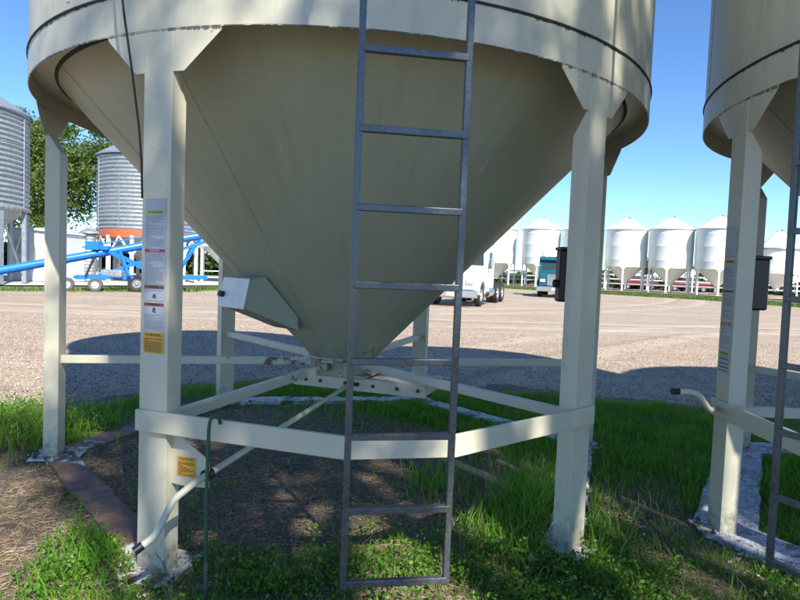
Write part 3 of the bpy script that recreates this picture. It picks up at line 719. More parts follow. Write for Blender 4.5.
for f in (.21, .28, .35, .42, .49, .56, .62): mb.bar(on(f) + Vector((0, 0, .15)), on(f) + Vector((0, 0, .45)), .05, .05)
mb.build('truss', M['blue'], au)
MB().box(on(.24) + Vector((.0, 0, .40)), (.62, .5, .42)).build('engine_cover', M['blue'], au, .04)
MB().box(on(.262) + Vector((0, -.1, .22)), (.7, .35, .2)).build('gear_case', M['blue'], au, .03)
MB().box(L_(-13.35, 28.3, .82), (1.0, .5, .36)).build('fuel_tank', M['galv'], au, .08)
MB().box(L_(-15.1, 27.5, .18+.42), (.5, .12, .10)).build('deck', M['shed'], au, .02)
fr = MB()
fr.bar(L_(-14.7, 27.6, .62), L_(-9.8, 29.9, .74), .2, .2); fr.bar(L_(-14.5, 28.6, .62), L_(-9.8, 30.9, .74), .2, .2)
fr.bar(L_(-14.7, 27.5, .62), L_(-14.5, 28.7, .62), .12, .12); fr.bar(L_(-12.5, 28.4, .66), L_(-12.4, 29.7, .66), .12, .12)
fr.bar(L_(-14.75, 27.6, .40), L_(-14.75, 27.6, .95), .14, .14); fr.bar(L_(-14.2, 27.9, .40), L_(-14.2, 27.9, .7), .12, .12)
fr.build('frame', M['blue'], au)
ar = MB(); ar.bar(on(.29) - Vector((0, .2, .1)), L_(-11.5, 28.9, .85), .14, .2); ar.bar(on(.31) - Vector((0, .2, .15)), L_(-12.6, 28.3, .7), .12, .16)
ar.bar(L_(-13.9, 28.0, .7), on(.60) - Vector((0, 0, .2)), .10, .14); ar.bar(L_(-10.8, 29.4, .85), on(.52) - Vector((0, 0, .2)), .12, .14); ar.build('lift_arm', M['blue'], au)
MB().tube([L_(-14.3, 27.7, .62), L_(-14.15, 27.8, 1.15), on(.245) - Vector((0, .1, .1))], .06, 10).build('hydraulic_hose', M['rubber'], au)
ax_ = (-.42, .9, 0)
for p, r_ in ((L_(-14.95, 27.35, .30), .30), (L_(-13.85, 27.7, .31), .31)): wheel(au, p, r_, .2, r_ * .55, (-.3, .95, 0), rim='white_rail', ty='tyre_grey')
for p in (L_(-12.35, 28.6, .40), L_(-12.9, 30.2, .40), L_(-11.35, 29.0, .40)): wheel(au, p, .40, .26, .22, (-.3, .95, 0), rim='galv_dark')
MB().box(L_(-11.6, 29.1, 1.08), (1.1, .7, .6)).build('engine', M['galv_dark'], au, .05)

# ------------------------------------------------------------------ trucks
def tractor(name, loc, rz, body, label, day_cab=True):
    """front of the truck points along -Y of its own frame; origin on the ground under the front axle"""
    t_ = empty(name, loc, R(rz), label=label, cat='truck')
    X = lambda pr, x0, x1, nm, m, bv=.03: MB().prism(pr, lambda y, z: (x0, y, z), lambda y, z: (x1, y, z)).build(nm, M[m], t_, bv)
    hood = X([(-1.0, .75), (-1.05, 1.45), (-.85, 1.62), (.85, 1.78), (.85, .75), (.62, .75), (.5, 1.05), (0, 1.2), (-.5, 1.05), (-.62, .75)], -1.02, 1.02, 'hood', body, .06)
    cab = X([(.85, .62), (.85, 1.75), (1.12, 2.62), (1.3, 2.78), (2.55, 2.82), (2.62, 2.7), (2.62, .62)], -1.14, 1.14, 'cab', body, .07)
    # glass
    MB().prism([(-.98, 0), (.98, 0), (.90, .74), (-.90, .74)], lambda x, v_: (x, .885 + v_ * .31, 1.84 + v_ * .93), lambda x, v_: (x, .868 + v_ * .31, 1.85 + v_ * .93)).build('windscreen', M['glass'], t_)
    for s in (-1, 1):
        sx = 1.14 * s
        MB().prism([(1.18, 1.72), (1.98, 1.72), (1.98, 2.48), (1.38, 2.48)], lambda y, z: (sx - .01 * s, y, z), lambda y, z: (sx + .012 * s, y, z)).build('side_window', M['glass'], t_)
        d = MB().prism([(1.08, .80), (2.05, .80), (2.05, 1.66), (1.08, 1.66)], lambda y, z: (sx, y, z), lambda y, z: (sx + .018 * s, y, z)).build('door', M[body], t_, .01)
        MB().box((sx + .035 * s, 1.92, 1.38), (.03, .16, .05)).build('handle', M['chrome'], d)
        mr = MB(); mr.box((s * 1.36, .98, 2.02), (.06, .16, .48)); mr.bar((s * 1.12, 1.05, 2.15), (s * 1.36, .98, 2.15), .03, .03); mr.build('mirror', M['chrome'], t_, .01)
        MB().box((s * .80, -1.05, 1.12), (.34, .10, .20)).build('headlight', M['lens'], t_, .03)
        fe = MB(); N = 14; vs = []
        for i in range(N + 1):
            a = PI * i / N; 
            for rr, xx in ((.60, .72), (.66, .72), (.66, 1.16), (.60, 1.16)): vs.append((s * xx, -cos(a) * rr, .55 + sin(a) * rr))
        fe.add(vs, [(i * 4 + j, i * 4 + (j + 1) % 4, i * 4 + 4 + (j + 1) % 4, i * 4 + 4 + j) for i in range(N) for j in range(4)]); fe.build('fender', M[body], t_)
        wheel(t_, (s * .99, 0, .51), .51, .28, .29, (1, 0, 0), 'front_wheel')
        for yy in (4.1, 5.4):
            wheel(t_, (s * .98, yy, .51), .51, .26, .29, (1, 0, 0), 'rear_wheel'); wheel(t_, (s * .68, yy, .51), .51, .24, .29, (1, 0, 0), 'rear_wheel')
        MB().tube([(s * .95, 1.3, .62), (s * .95, 2.5, .62)], .28, 18).build('fuel_tank', M['chrome'], t_)
        MB().tube([(s * .98, 2.78, .8), (s * .98, 2.78, 3.25)], [.075, .075], 12).build('exhaust_stack', M['chrome'], t_)
        MB().box((s * .7, 5.8, .55), (.5, .02, .6)).build('mud_flap', M['rubber'], t_)
    MB().box((0, -1.16, .58), (2.36, .22, .36)).build('bumper', M['chrome'], t_, .05)
    gr = MB().box((0, -1.05, 1.18), (1.02, .06, .78)).build('grille', M['chrome'], t_, .03)
    for i in range(9): MB().box((-.4 + i * .1, -1.085, 1.18), (.035, .02, .70)).build('bar', M['galv_dark'], gr)
    MB().box((0, -1.275, .56), (.34, .02, .16)).build('number_plate', M['print_white'], t_)
    mv = MB().prism([(.86, 2.56), (1.14, 2.74), (1.16, 2.70), (.90, 2.50)], lambda y, z: (-1.05, y, z), lambda y, z: (1.05, y, z)).build('sun_visor', M[body], t_)
    for i in range(5): MB().box((-.8 + i * .4, 1.22, 2.83), (.12, .10, .06)).build('marker_light', M['amber'], t_, .01)
    ch = MB(); 
    for s in (-.42, .42): ch.box((s, 2.5, .78), (.10, 6.6, .26))
    for yy in (0, 3.7, 5.0): ch.bar((-.95, yy, .51), (.95, yy, .51), .14, .14)
    ch.build('chassis', M['chassis'], t_)
    fw = MB(); fw.tube([(0, 4.3, .98), (0, 4.3, 1.06)], .45, 20); fw.build('fifth_wheel', M['chassis'], t_)
    hr = MB(); hr.box((0, 2.78, 1.45), (1.7, .08, 1.5)); 
    for i in range(6): hr.box((-.75 + i * .3, 2.73, 1.45), (.05, .05, 1.5))
    hr.build('headache_rack', M['chassis'], t_)
    return t_
tractor('truck', (2.6, 27.8, 0), -19.5, 'truck_white', 'white semi truck tractor parked on the gravel, half hidden by the cone')
tractor('truck', (10.5, 41.6, 0), -15, 'teal', 'teal semi truck tractor facing the camera beside the black box')

# red pickups behind the bins, rail fence, hedge
def pickup(loc, rz, label):
    t_ = empty('pickup', loc, R(rz), label=label, cat='pickup', group='dark red pickups behind the white bins')
    X = lambda pr, x0, x1, nm, m, bv=.04: MB().prism(pr, lambda y, z: (y, x0, z), lambda y, z: (y, x1, z)).build(nm, M[m], t_, bv)
    X([(-2.6, .5), (-2.6, .95), (-1.2, 1.08), (2.6, 1.08), (2.6, .5)], -.95, .95, 'body', 'red')
    X([(-1.2, 1.06), (-.5, 1.75), (.9, 1.78), (1.1, 1.06)], -.85, .85, 'cab', 'red')
    X([(-.95, 1.12), (-.45, 1.64), (.8, 1.66), (.95, 1.12)], -.87, .87, 'side_window', 'glass', 0)
    for x in (-1.7, 1.7):
        for y in (-.85, .85): wheel(t_, (x, y, .38), .38, .24, .2, (0, 1, 0))
pickup((30.6, 79.5, 0), 10, 'dark red pickup seen between the legs of the white bins, nearer the middle')
pickup((36.3, 77.5, 0), -8, 'dark red pickup low behind the bin legs, close to the right leg')
pf0 = Vector((5, 86, 0)); pf1 = Vector((60, 62, 0))
fe = empty('rail_fence', pf0, 0, label='white three rail pipe fence running behind the white bins', cat='fence')
for z in (.7, 1.25, 1.8): MB().bar(Vector((0, 0, z)), pf1 - pf0 + Vector((0, 0, z)), .06, .16).build('rail', M['white_rail'], fe)
for i in range(25):
    p = (pf1 - pf0) * (i / 24); MB().box(p + Vector((0, 0, 1.0)), (.16, .16, 2.0)).build('post', M['white_rail'], fe)

# ------------------------------------------------------------------ foliage
def leaf_cloud(pos, size, droop=.3):
    """quads (N) as small folded leaves: returns verts, quads"""
    N = len(pos); d = rng.normal(size=(N, 3)); d[:, 2] -= droop; d /= np.linalg.norm(d, axis=1)[:, None]
    u = rng.normal(size=(N, 3)); u -= (u * d).sum(1)[:, None] * d; u /= np.linalg.norm(u, axis=1)[:, None]
    s = size * rng.uniform(.6, 1.3, N)[:, None]
    v = np.stack([pos - d * s * .5, pos + u * s * .32, pos + d * s * .5, pos - u * s * .32], 1)
    return v.reshape(-1, 3), np.arange(4 * N).reshape(-1, 4)
def tree(name, loc, h, crown_c, crown_r, nclump, per, leaf, clump_r, mat, label, group, trunk_r=.25, branches=12, seedv=0, flat=1.0):
    loc = Vector(loc); t_ = empty(name, loc, 0, label=label, cat='tree', group=group); rr = random.Random(seedv)
    top = Vector(crown_c) + Vector((0, 0, crown_r[2] * .5))
    pts = [Vector((0, 0, -.1)), Vector((rr.uniform(-.1, .1), rr.uniform(-.1, .1), h * .2)), Vector((top.x * .4 + rr.uniform(-.2, .2), top.y * .4, h * .5)), top]
    mb = MB(); mb.tube(pts, [trunk_r, trunk_r * .8, trunk_r * .55, trunk_r * .12], 10); mb.build('trunk', M['bark'], t_)
    cen = []
    while len(cen) < nclump:
        p = rng.normal(size=3); p /= np.linalg.norm(p); p *= rng.uniform(.25, 1) ** .5
        cen.append(p)
    cen = np.array(cen) * np.array(crown_r) * (1 + .15 * rng.normal(size=(nclump, 1))) + np.array(crown_c)
    for i in range(branches):
        e = Vector(cen[rng.integers(nclump)]); f = rr.uniform(.3, .8); s = pts[1].lerp(pts[3], f); m_ = s.lerp(e, .5) + Vector((0, 0, .06 * h * rr.random()))
        MB().tube([s, m_, e], [trunk_r * .3, trunk_r * .2, trunk_r * .05], 6).build('limb', M['bark'], t_)
    N = nclump * per; idx = np.repeat(np.arange(nclump), per)
    off = rng.normal(size=(N, 3)) * np.array([1, 1, .7]) * clump_r * rng.uniform(.5, 1.3, nclump)[idx][:, None] * .6
    v, q = leaf_cloud(cen[idx] + off, leaf)
    rnd = np.repeat(np.clip(rng.uniform(.2, .8, nclump)[idx] + rng.normal(size=N) * .18, 0, 1), 4)
    numpy_mesh('crown', v, q, mat, rnd, t_)
    return t_
# shelter trees standing behind and above the camera: they throw the dappled shade
SH = [((3.7, -7.1, 0), 15, (.55, .6, 12.4), (2.2, 1.7, 1.8), 'leafy shelter tree behind the camera, in the middle of its row'),
      ((7.1, -7.4, 0), 15, (.0, .8, 12.4), (2.5, 1.6, 1.9), 'leafy shelter tree behind the camera, right of the middle'),
      ((11.6, -8.2, 0), 15, (.0, .6, 12.0), (2.6, 2.2, 2.6), 'leafy shelter tree behind the camera, far right of its row')]
SH.append(((5.3, -6.9, 0), 15.5, (.5, .9, 13.0), (2.1, 1.6, 1.6), 'leafy shelter tree behind the camera, slimmer one just left of the second'))
for i, (loc, h, cc, cr, lab) in enumerate(SH):
    tree('shade_tree', loc, h, cc, cr, (36, 30, 46, 38)[i], 105, .125, .40, M['leaf_shade'], lab, 'shelter trees behind the camera', .24, 30, i)
BK = [((-39.5, 62, 0), 17, 'tall leafy tree left of the near left leg, behind the cut off silo'), ((-34, 60, 0), 16.5, 'tall leafy tree partly behind the near left leg'),
      ((-29.5, 64, 0), 19.5, 'tallest leafy tree, between the near left leg and the galvanised bin'), ((-25, 61, 0), 17.5, 'leafy tree rising directly behind the galvanised bin'), ((-45.5, 58, 0), 15, 'leafy tree far left, behind the cut off silo')]
for i, (loc, h, lab) in enumerate(BK):
    tree('ash_tree', loc, h, (0, 0, h * .58), (3.3, 3.0, h * .38), 95, 150, .34, 1.15, M['leaf_tree'], lab, 'trees behind the left silos', .28, 12, 20 + i)
for i, (x, y, h, lab) in enumerate(((-22.9, 41, 2.8, 'low green bush under the cut off silo'), (35.8, 89, 4.6, 'small conifer in the gap between the two white bins nearest the right leg'), (42.9, 88, 4.4, 'small conifer beside the sticker covered leg'))):
    tree('small_tree' if i else 'bush', (x, y, 0), h, (0, 0, h * .5), (.7 if i else 1.3, .8, h * .48), 40, 90, .2, .4, M['leaf_dark' if i else 'leaf_tree'], lab, None, .08, 4, 50 + i)
# hedge and far tree line
N = 30000; f = rng.uniform(0, 1, N); hgt = 1.5 + .5 * np.sin(f * 60) + .4 * np.sin(f * 131)
pos = np.stack([2 + 76 * f + rng.normal(size=N) * .6, 92 - 26 * f + rng.normal(size=N) * .8, rng.uniform(0, 1, N) ** .7 * hgt], 1)
v, q = leaf_cloud(pos, .35); o = numpy_mesh('hedge', v, q, M['leaf_dark'], np.repeat(rng.uniform(0, 1, N), 4))
tag(o, 'dark low hedge running behind the white bins and rail fence', 'hedge', kind='stuff')
N = 24000; f = rng.uniform(0, 1, N); hgt = 2.8 + .8 * np.sin(f * 40)
pos = np.stack([-58 + 48 * f, 70 + 4 * f + rng.normal(size=N), rng.uniform(0, 1, N) ** .8 * hgt], 1)
v, q = leaf_cloud(pos, .5); o = numpy_mesh('undergrowth', v, q, M['leaf_dark'], np.repeat(rng.uniform(0, 1, N), 4))
tag(o, 'dark undergrowth at the foot of the trees behind the left silos', 'undergrowth', kind='stuff')

# ------------------------------------------------------------------ grass and ground litter
def blades(x, y, h, w, lean, zf, bend=None):
    n = len(x); a = rng.uniform(0, 2 * PI, n); ax = np.stack([np.cos(a), np.sin(a), np.zeros(n)], 1)
    b = rng.uniform(0, 2 * PI, n); ld = np.stack([np.cos(b), np.sin(b), np.zeros(n)], 1) * (lean * h * rng.uniform(.2, 1.3, n))[:, None]
    p0 = np.stack([x, y, zf(x, y) - .01], 1); up = np.zeros((n, 3)); up[:, 2] = h
    m = p0 + up * .55 + ld * .3; t_ = p0 + up * .95 + ld
    w_ = (w * rng.uniform(.6, 1.3, n))[:, None] * ax * .5
    v = np.stack([p0 - w_, p0 + w_, m + w_ * .8, m - w_ * .8, t_ + w_ * .1, t_ - w_ * .1], 1).reshape(-1, 3)
    i = np.arange(n)[:, None] * 6
    q = np.concatenate([i + np.array([0, 1, 2, 3]), i + np.array([3, 2, 4, 5])], 0)
    return v, q, 6
def inhex(x, y, c, r, a0):
    ok = np.ones(len(x), bool)
    for k in range(6):
        a = R(a0 + 30 + 60 * k); ok &= ((x - c[0]) * cos(a) + (y - c[1]) * sin(a)) < r * cos(R(30))
    return ok
def lawn_density(x, y):
    """0..1 how much grass stands at a ground point"""
    w = wob(x, y, .9)
    d = np.ones(len(x))
    d *= np.clip((edge_y(x) + .15 * wob(x, y, 1.7) - y) / .25, 0, 1)           # stops at the gravel
    hexa = inhex(x, y, C1, 2.15, A0)
    # bare soil under bin 1, grass creeping in from its right-hand back
    line = (x - 0.75) * .8 + (y - 5.9) * 1.0 + .25 * w
    bare = hexa & (line < 0)
    d = np.where(bare, .012 + .05 * np.clip(w - .9, 0, 1), d)
    # soil patch left of the bin
    left = (x < -1.0) & ~hexa
    g = np.clip(((y - 4.75) + .3 * w) / .4, 0, 1) * np.clip((-2.55 - x) / .2, 0, 1)
    g = np.maximum(g, .035 + .16 * np.clip(w - .5, 0, 1))
    g = np.maximum(g, np.where((y > 6.0) & (x > -2.5), np.clip(.55 + .6 * w, 0.1, .9), 0))
    g = np.maximum(g, np.clip(1 - np.hypot((x + 1.62) / .28, (y - 3.25) / .5), 0, 1) * .9)
    d = np.where(left, np.minimum(d, g) , d)
    # worn soil right of the right front leg
    p = np.exp(-(((x - 1.65) / .45) ** 2 + ((y - 3.95) / .55) ** 2))
    d = d * np.clip(1 - 1.3 * p + .25 * w * p, .06, 1)
    d = np.where(on_skid(x, y, C1, 0, .20, False) | on_skid(x, y, C2, ROT2, .31, True), 0, d)
    p = np.exp(-(((x - .62) / .5) ** 2 + ((y - 4.8) / .4) ** 2)); d *= np.clip(1 - 1.5 * p, .03, 1)
    return d
def on_skid(x, y, c, rot, w, first):
    m = np.zeros(len(x), bool)
    for k in range(6):
        if k == 0 and not first: continue
        a = R(A0 + rot + 60 * k); b = a + R(60); rr = RL - .07
        ax, ay, bx, by = c[0] + rr * cos(a), c[1] + rr * sin(a), c[0] + rr * cos(b), c[1] + rr * sin(b)
        L = math.hypot(bx - ax, by - ay); dx, dy = (bx - ax) / L, (by - ay) / L
        u = (x - ax) * dx + (y - ay) * dy; v_ = -(x - ax) * dy + (y - ay) * dx
        m |= (u > -.2) & (u < L + .2) & (np.abs(v_) < w / 2)
    return m
def place(n, x0, x1, y0, y1, dens):
    x = rng.uniform(x0, x1, n); y = rng.uniform(y0, y1, n); k = rng.uniform(0, 1, n) < dens(x, y); return x[k], y[k]
def tier(x, y): return soil_z(x, y)
V = []; Q = []; RN = []; off = 0
def push(v, q, k, rn):
    global off
    V.append(v); Q.append(q + off); RN.append(np.repeat(rn, k)); off += len(v)
x, y = place(330000, -4.5, 7.5, 2.2, 8.7, lawn_density)
fgm = y < 3.6
hh = np.where(fgm, .04, .055) * (1 + .5 * np.clip(wob(x, y, 2.2), -1, 1.4)) * rng.uniform(.5, 1.5, len(x))
thin = rng.uniform(0, 1, len(x)) < np.where(fgm & (x < .4), .35, 1)
x, y, hh = x[thin], y[thin], hh[thin]
v, q, k = blades(x, y, hh, .006, .55, tier)
push(v, q, k, np.clip(.45 + .2 * wob(x, y, 1.6) + .2 * rng.normal(size=len(x)), 0, 1))
# taller bright tufts: inside right leg, in front of the right leg, around posts
def tuft_field(cx, cy, sx, sy, n, h, w=.007, lean=.5, base=.6):
    x = cx + rng.normal(size=n) * sx; y = cy + rng.normal(size=n) * sy
    k_ = ~(on_skid(x, y, C1, 0, .26, False) | on_skid(x, y, C2, ROT2, .44, True)); x, y = x[k_], y[k_]; n = len(x)
    v, q, k = blades(x, y, h * rng.uniform(.4, 1.25, n), w, lean, tier); push(v, q, k, np.clip(base + .2 * rng.normal(size=n), 0, .97) if base < .95 else np.ones(n))
tuft_field(1.05, 3.95, .17, .3, 1900, .19); tuft_field(.78, 3.6, .2, .2, 1300, .15); tuft_field(.32, 4.35, .13, .15, 260, .16)
tuft_field(1.3, 5.3, .35, .5, 1700, .15, base=.35); tuft_field(.35, 6.5, .9, .35, 2200, .12, base=.3); tuft_field(2.2, 6.5, .8, .5, 2000, .09, base=.4)
tuft_field(-3.4, 5.25, .33, .33, 2600, .24, base=.7); tuft_field(-1.5, 3.2, .15, .3, 700, .16, base=.4)
tuft_field(2.6, 4.6, .35, .7, 2500, .10, base=.35); tuft_field(2.6, 3.2, .5, .3, 2500, .10, base=.5); tuft_field(3.4, 4.6, .25, .8, 2200, .15, base=.4)
tuft_field(-.9, 7.35, .8, .2, 1600, .10, base=.3)
tuft_field(.3, 3.05, .8, .25, 420, .13, .004, 1.0, 1.); tuft_field(.9, 3.8, .3, .5, 260, .22, .004, .8, 1.); tuft_field(1.7, 3.7, .35, .4, 420, .12, .004, 1.1, 1.)
tuft_field(-1.9, 3.5, .4, .6, 300, .10, .004, 1.2, 1.); tuft_field(-3.3, 5.1, .3, .3, 160, .3, .004, .5, 1.); tuft_field(-.2, 4.4, .7, .6, 260, .09, .004, 1.3, 1.)
tuft_field(.95, 3.33, .14, .08, 500, .10, .006, .6, .6); tuft_field(-1.3, 2.72, .25, .06, 300, .09, .006, .6, .5)
o = numpy_mesh('grass', np.concatenate(V), np.concatenate(Q), M['lawn'], np.concatenate(RN))
tag(o, 'green grass growing round the bins and along the gravel edge', 'grass', kind='stuff')
# broad leaved weeds in the foreground
def weed_density(x, y):
    w = wob(x, y, 1.1)
    a = np.clip((3.30 - y + .18 * w) / .3, 0, 1) * np.clip((x + 1.25) / .15, 0, 1) * np.clip(.35 + .7 * wob(x, y, 2.4), .04, 1)
    b = np.exp(-(((x + 3.35) / .42) ** 2 + ((y - 5.2) / .4) ** 2)) * 1.3
    c = np.exp(-(((x - .95) / .4) ** 2 + ((y - 3.55) / .4) ** 2)) * .9
    d = np.exp(-(((x + 1.55) / .2) ** 2 + ((y - 3.1) / .35) ** 2)) * .8
    e = np.where((x < -1.1), .05 * np.clip(w, 0, 1), 0); f = np.exp(-(((x - .1) / .5) ** 2 + ((y - 3.15) / .25) ** 2)) * .8
    return np.where(on_skid(x, y, C1, 0, .2, False) | on_skid(x, y, C2, ROT2, .4, True), 0, np.clip(a + b + c + d + e + f, 0, 1))
x, y = place(19000, -4.4, 3.6, 2.3, 5.9, weed_density)
n = len(x); per = 14; idx = np.repeat(np.arange(n), per)
hgt = np.where(x < -2.7, .30, .11) * rng.uniform(.4, 1.2, n)
pos = np.stack([x[idx], y[idx], tier(x, y)[idx]], 1) + np.stack([rng.normal(size=n * per) * .028, rng.normal(size=n * per) * .028, rng.uniform(.1, 1, n * per) * hgt[idx]], 1)
v, q = leaf_cloud(pos, .024, 0.0)
o = numpy_mesh('weeds', v, q, M['weed'], np.repeat(np.clip(rng.uniform(.2, .75, n)[idx] + .15 * rng.normal(size=n * per), 0, 1), 4))
tag(o, 'small leaved green weeds in front of the ladder and left leg', 'weeds', kind='stuff')
# dock plants: single broad leaves
def dock(loc, leaves, label):
    d = empty('dock_plant', loc, 0, label=label, cat='plant', group='dock plants by the right front leg')
    for (a, tilt, L, W) in leaves:
        mb = MB(); ux = Vector((cos(R(a)), sin(R(a)), 0)); sx = Vector((-ux.y, ux.x, 0)); N = 10; vs = []
        for i in range(N + 1):
            f = i / N; wv = W * (sin(PI * min(1, f * .95 + .05)) ** .7) * (1 + .08 * sin(i * 2.4)); al = R(tilt) * (1 - .55 * f)
            p = ux * (L * f * cos(al)) + Vector((0, 0, L * f * sin(al) + .01))
            vs += [p - sx * wv / 2 + Vector((0, 0, .18 * wv)), p, p + sx * wv / 2 + Vector((0, 0, .18 * wv + .004 * sin(i * 3)))]
        mb.add(vs, [(i * 3 + j, i * 3 + j + 1, i * 3 + j + 4, i * 3 + j + 3) for i in range(N) for j in range(2)], True)
        o = mb.build('leaf', M['dock'], d, recalc=False); at = o.data.attributes.new('rnd', 'FLOAT', 'POINT'); at.data.foreach_set('value', [.5 + .5 * random.random()] * len(vs))
dock((.63, 3.32, .02), [(250, 80, .26, .075), (200, 60, .15, .06), (320, 50, .14, .05), (90, 60, .12, .05)], 'dock plant with one tall pale upright leaf right of the ladder foot')
dock((.83, 3.2, .02), [(230, 55, .20, .09), (290, 35, .18, .08), (350, 50, .18, .07), (140, 50, .13, .06)], 'low broad leaved dock plant left of the right front leg')
# verge grass in the distance
V = []; Q = []; RN = []; off = 0
def strip(pts, width, n, h):
    P = np.array(pts, float); seg = rng.integers(0, len(P) - 1, n); f = rng.uniform(0, 1, n); p = P[seg] * (1 - f)[:, None] + P[seg + 1] * f[:, None]
    x = p[:, 0] + rng.uniform(0, width, n) * .5; y = p[:, 1] + rng.uniform(0, width, n)
    v, q, k = blades(x, y, h * rng.uniform(.5, 1.4, n), .05, .4, lambda a, b: np.full(len(a), -.09)); push(v, q, k, rng.uniform(0, 1, n))
strip([(2, 62), (9.4, 59.4), (17.3, 52.9), (23.4, 47.3), (26.5, 39.4), (45, 22)], 9, 26000, .2)
strip([(-30, 16), (-15.6, 26.3), (-12.2, 30.5), (-8.5, 38), (-4, 50)], 4, 9000, .2)
o = numpy_mesh('verge_grass', np.concatenate(V), np.concatenate(Q), M['verge'], np.concatenate(RN)); tag(o, 'sunlit mown grass strips along the far sides of the gravel yard', 'grass', kind='stuff')

# stones, clods, straw, twigs, flakes
OCT = np.array([(1, 0, 0), (0, 1, 0), (-1, 0, 0), (0, -1, 0), (0, 0, 1), (0, 0, -1)], float); OF = np.array([(0, 1, 4), (1, 2, 4), (2, 3, 4), (3, 0, 4), (1, 0, 5), (2, 1, 5), (3, 2, 5), (0, 3, 5)])
def stones(name, x, y, z, s, mat, label, cat):
    n = len(x); sc = s[:, None, None] * rng.uniform(.6, 1.3, (n, 6, 1)) * np.array([1, 1, .6]); a = rng.uniform(0, 2 * PI, n); c, s_ = np.cos(a), np.sin(a)
    v = OCT[None] * sc; vx = v[:, :, 0] * c[:, None] - v[:, :, 1] * s_[:, None]; vy = v[:, :, 0] * s_[:, None] + v[:, :, 1] * c[:, None]
    v = np.stack([vx + x[:, None], vy + y[:, None], v[:, :, 2] + z[:, None]], -1).reshape(-1, 3)
    q = (OF[None] + (np.arange(n) * 6)[:, None, None]).reshape(-1, 3)
    return tag(numpy_mesh(name, v, q, mat, np.repeat(rng.uniform(0, 1, n), 6)), label, cat, kind='stuff')
t = NT('loose gravel stones'); c = t.ramp(t.attr('rnd'), [(0, (.15, .11, .09)), (.5, (.42, .31, .24)), (1, (.68, .57, .48))]); M['pebble'] = t.set(Base_Color=c, Roughness=.9)
t = NT('loose soil clods'); c = t.ramp(t.attr('rnd'), [(0, (.06, .045, .034)), (.7, (.16, .118, .086)), (.95, (.22, .18, .14)), (1, (.42, .37, .3))]); M['clod'] = t.set(Base_Color=c, Roughness=.95)
n = 52000; y = 5.2 + 11 * rng.uniform(0, 1, n) ** 1.3; x = rng.uniform(-.75, .8, n) * y * 1.0; k = y > edge_y(x) - .1; x, y = x[k], y[k]
stones('gravel', x, y, np.full(len(x), .0), rng.uniform(.006, .017, len(x)), M['pebble'], 'loose pinkish gravel stones on the yard beyond the bins', 'gravel')
n = 26000; x = rng.uniform(-3.6, 3.4, n); y = rng.uniform(2.3, 7.4, n); stones('soil_clods', x, y, tier(x, y), rng.uniform(.003, .012, n) , M['clod'], 'small clods and stones on the bare soil under the bin', 'soil')
def straws(name, n, area, L, w, mat, label):
    x = rng.uniform(area[0], area[1], n); y = rng.uniform(area[2], area[3], n); z = tier(x, y) + .004; a = rng.uniform(0, 2 * PI, n); l = L * rng.uniform(.3, 1.2, n) / 2; dz = rng.normal(size=n) * .12 * l
    d = np.stack([np.cos(a) * l, np.sin(a) * l, dz], 1); s_ = np.stack([-np.sin(a), np.cos(a), np.zeros(n)], 1) * w / 2; p = np.stack([x, y, z + .004], 1); h = np.zeros((n, 3)); h[:, 2] = w * .7
    v = np.stack([p - d - s_, p - d + s_, p + d + s_, p + d - s_, p - d + h, p + d + h], 1).reshape(-1, 3)
    i = np.arange(n)[:, None] * 6; q = np.concatenate([i + np.array([0, 3, 5, 4]), i + np.array([1, 4, 5, 2])], 0)
    return tag(numpy_mesh(name, v, q, mat), label, 'litter', kind='stuff')
straws('straw_litter', 12000, (-2.6, 1.6, 2.5, 6.4), .05, .0025, M['straw'], 'dry straw bits scattered over the soil under the bin')
straws('dry_litter', 4200, (-3.4, 1.9, 2.4, 5.0), .10, .003, M['twig'], 'dead stems and leaf litter around the legs')
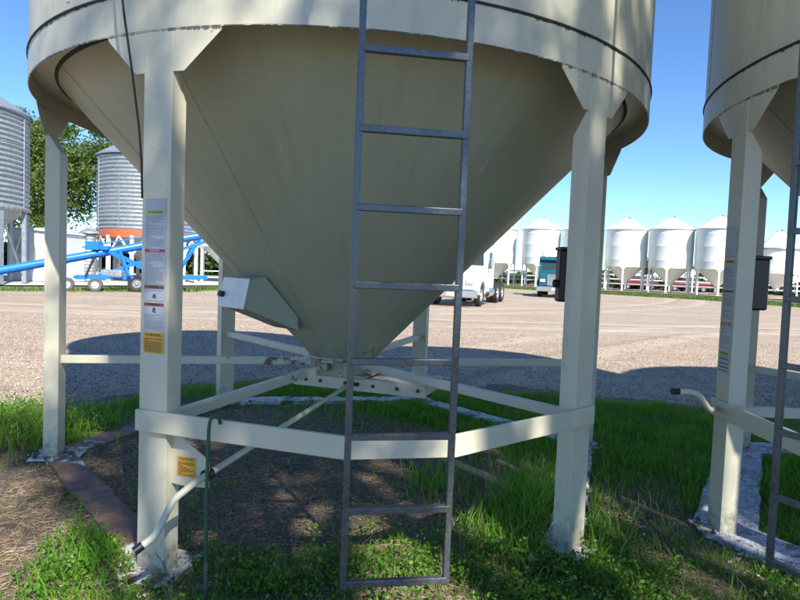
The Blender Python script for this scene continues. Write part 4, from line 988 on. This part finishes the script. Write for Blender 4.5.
# paint flakes near the feet
n = 300; ang = rng.choice([A0, A0 + 60, A0 - 60], n, p=[.45, .4, .15]); cx = C1[0] + 2.24 * np.cos(np.radians(ang)); cy = C1[1] + 2.24 * np.sin(np.radians(ang))
x = cx + rng.normal(size=n) * .13; y = cy + rng.normal(size=n) * .12
n2 = 260; f = rng.uniform(0, 1, n2); x = np.concatenate([x, 2.0 + .9 * f + rng.normal(size=n2) * .15]); y = np.concatenate([y, 3.35 - .7 * f + rng.normal(size=n2) * .1])
pos = np.stack([x, y, tier(x, y) + rng.uniform(.004, .03, len(x))], 1); v, q = leaf_cloud(pos, .035, 0); v[:, 2] = np.maximum(v[:, 2] * .5 + np.repeat(pos[:, 2], 4) * .5, .0)
tag(numpy_mesh('paint_flakes', v, q, M['flake']), 'peeled white paint flakes heaped round the leg feet', 'debris', kind='stuff')
# sticks and boards lying on the soil
def board(a, b, w, h, label, mat='twig', nm='board', g=None):
    o = MB().bar(a, b, w, h).build(nm, M[mat]); bv = o.modifiers.new('bevel', 'BEVEL'); bv.width = .004; bv.segments = 1; tag(o, label, 'board' if nm == 'board' else 'stick', g); return o
board((-.02, 5.2, .04), (.42, 4.25, .035), .05, .035, 'weathered stick lying on soil just left of the right ladder rail', nm='stick')
board((.42, 4.95, .045), (.92, 4.28, .04), .09, .025, 'short weathered board lying between ladder and right front leg', mat='straw')
board((.85, 4.95, .05), (1.05, 4.55, .05), .035, .03, 'short pale stick poking out of the grass beside the right front leg', mat='straw', nm='stick')
# bare twig weed at the left leg foot
tw = empty('dead_weed', (-.99, 2.66, 0), 0, label='leafless dead weed standing against the left front leg', cat='plant')
mb = MB()
def grow(p, d, L, r_, dep):
    q_ = p + d * L; mb.tube([p, p.lerp(q_, .5) + Vector((random.uniform(-.01, .01), 0, 0)), q_], [r_, r_ * .8, r_ * .6], 5, False)
    if dep:
        for _ in range(3): grow(p.lerp(q_, random.uniform(.4, 1)), (d + Vector((random.uniform(-.8, .8), random.uniform(-.4, .4), random.uniform(-.2, .3)))).normalized(), L * .62, r_ * .65, dep - 1)
grow(Vector((0, 0, 0)), Vector((.12, 0, 1)).normalized(), .17, .0028, 3); grow(Vector((.03, 0, 0)), Vector((-.35, 0, 1)).normalized(), .15, .0024, 3)
mb.build('stem', M['twig'], tw)
